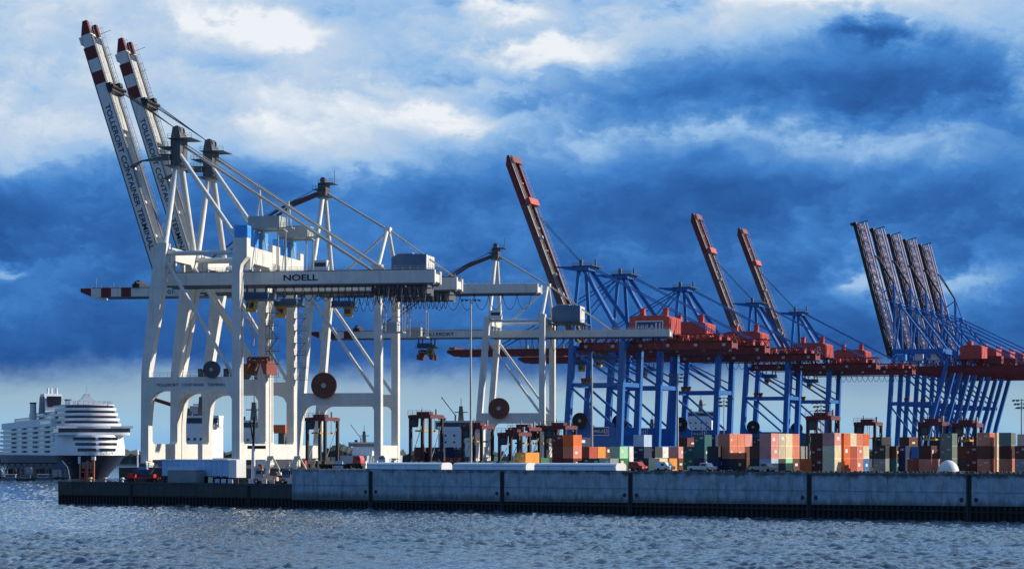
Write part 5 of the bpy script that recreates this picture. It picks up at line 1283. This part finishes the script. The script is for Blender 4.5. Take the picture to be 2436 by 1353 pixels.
# ------------------------------------------------------------------ far shore
FS = mat('far_shore_trees', (.035, .05, .045), .95, var=.4, scale=.05)
def ridge(name, x0, x1, D, hfun, depth, m, n, label):
    b = MB(); pts = []
    vs = []; fs = []
    for k in range(n + 1):
        X = at(x0 + (x1 - x0) * k / n, D); h = hfun(k / n)
        vs += [(X, D - 8, -1), (X, D, h * .75), (X, D + depth * .4, h), (X, D + depth, -1)]
    for k in range(n):
        for j in range(3): a = k * 4 + j; fs.append((a, a + 4, a + 5, a + 1))
    b.add(vs, fs); return tag(b.build(name, m, smooth=False), label, kind='structure')
random.seed(11)
hs = [random.uniform(7, 17) for _ in range(400)]
ridge('far_shore', -400, 2900, 2900, lambda t: hs[int(t * 399)], 300, FS, 399, 'dark low wooded shore on the horizon')
hs2 = [random.uniform(9, 14) for _ in range(60)]
ridge('hill', 745, 860, 2000, lambda t: 5 + 11 * math.sin(math.pi * t) + .3 * hs2[int(t * 59)], 80, FS, 59, 'dark low wooded rise between the portals')
b = MB(); b.box(at(805, 1950), at(850, 1950), 1950, 1966, -1, 7); b.prism([(at(803, 1950), 7), (at(852, 1950), 7), (at(830, 1950), 10)], 1949, 1967); o = b.build('warehouse', mat('warehouse_orange_roof', (.35, .12, .06), .7)); tag(o, 'distant warehouse with an orange roof under the tall crane portal', 'building')

# jetty and moored boats in front of the cruise ship
JM = mat('jetty_dark_timber', (.03, .035, .045), .8, var=.4, scale=.4); JP = mat('jetty_pale_paint', (.30, .36, .42), .6)
root = empty('jetty', (at(-60, 1190), 1190, 0), R(4), 'dark timber jetty with rails and small huts below the cruise ship', 'jetty')
b = MB(); b.box(0, 44, 0, 8, .4, 1.3); b.build('deck', JM, root)
b = MB(); b.box(-1, 44.4, -.2, 0, 1.3, 1.6); b.box(-1, 44.4, -.2, 0, 2.3, 2.5); b.build('fender_rail', JP, root)
b = MB()
for k in range(30): b.tube((k * 1.5, -.3 + (k % 2) * 7, -1), (k * 1.5, -.3 + (k % 2) * 7, 3.5 + random.uniform(0, 2)), .25, n=6)
b.build('pile', JM, root)
b = MB()
for k in range(14): b.beam((k * 3, 7, 1.3), (k * 3 + 3, 7, 7.5), .3); b.beam((k * 3 + 3, 7, 1.3), (k * 3, 7, 7.5), .3)
b.box(0, 44, 6.6, 7.4, 7.5, 8.1); b.box(0, 44, 6.8, 7.2, 4.2, 4.5); b.build('gangway_truss', JM, root)
for k in range(6):
    X0 = 3 + k * 6.6 + random.uniform(-1, 1); w = random.uniform(3, 5); h = random.uniform(2.2, 4)
    b = MB(); b.box(X0, X0 + w, 1.5, 4.5, 1.3, 1.3 + h); b.prism([(X0 - .2, 1.3 + h), (X0 + w + .2, 1.3 + h), (X0 + w * .8, 1.9 + h), (X0 + w * .2, 1.9 + h)], 1.3, 4.7); b.build('hut', JP if k % 2 else JM, root)
b = MB(); b.prism([(34, 1.3), (44, 1.3), (43, 6), (40.5, 9), (38.5, 8), (36.5, 5)], 2, 5); b.build('dolphin', mat('tarp_blue_grey', (.06, .10, .16), .7), root)
for k, (px, D, c) in enumerate(((25, 1165, 'pale roofed'), (60, 1150, 'dark hulled'), (102, 1170, 'white topped'))):
    root = empty('harbour_launch', (at(px, D), D, -.2), R(5 + 4 * k), '%s harbour launch moored at the dark jetty' % c, 'boat', 'launches moored at the jetty')
    hc = mat('launch_hull_%s' % c.split()[0], {0: (.10, .13, .17), 1: (.02, .025, .03), 2: (.06, .09, .13)}[k], .5)
    b = MB(); b.prism([(-4, 0), (4.4, 0), (5.4, 1.5), (-4.2, 1.3)], -1.3, 1.3); b.build('hull', hc, root)
    b = MB(); b.box(-2.4, 2.4, -1.0, 1.0, 1.35, 2.9); cb = b.build('cabin', JP, root)
    b = MB(); b.box(-2.1, 2.1, -1.04, -1.0, 1.9, 2.6); b.build('window', GLASS, cb)
    b = MB(); b.box(-2.7, 2.7, -1.2, 1.2, 2.9, 3.1); b.build('roof', SHIPW if k != 1 else JM, root)
# gulls are absent; a thin channel marker stands by the crane leg
b = MB(); b.tube((0, 0, -1), (0, 0, 12), .35, n=8); b.tube((0, 0, 12), (0, 0, 15), .8, .1, n=8)
tag(b.build('channel_marker', SHIPW, loc=(at(327, 1100), 1100, 0)), 'thin pale channel marker between the ship and the nearest crane leg', 'marker')
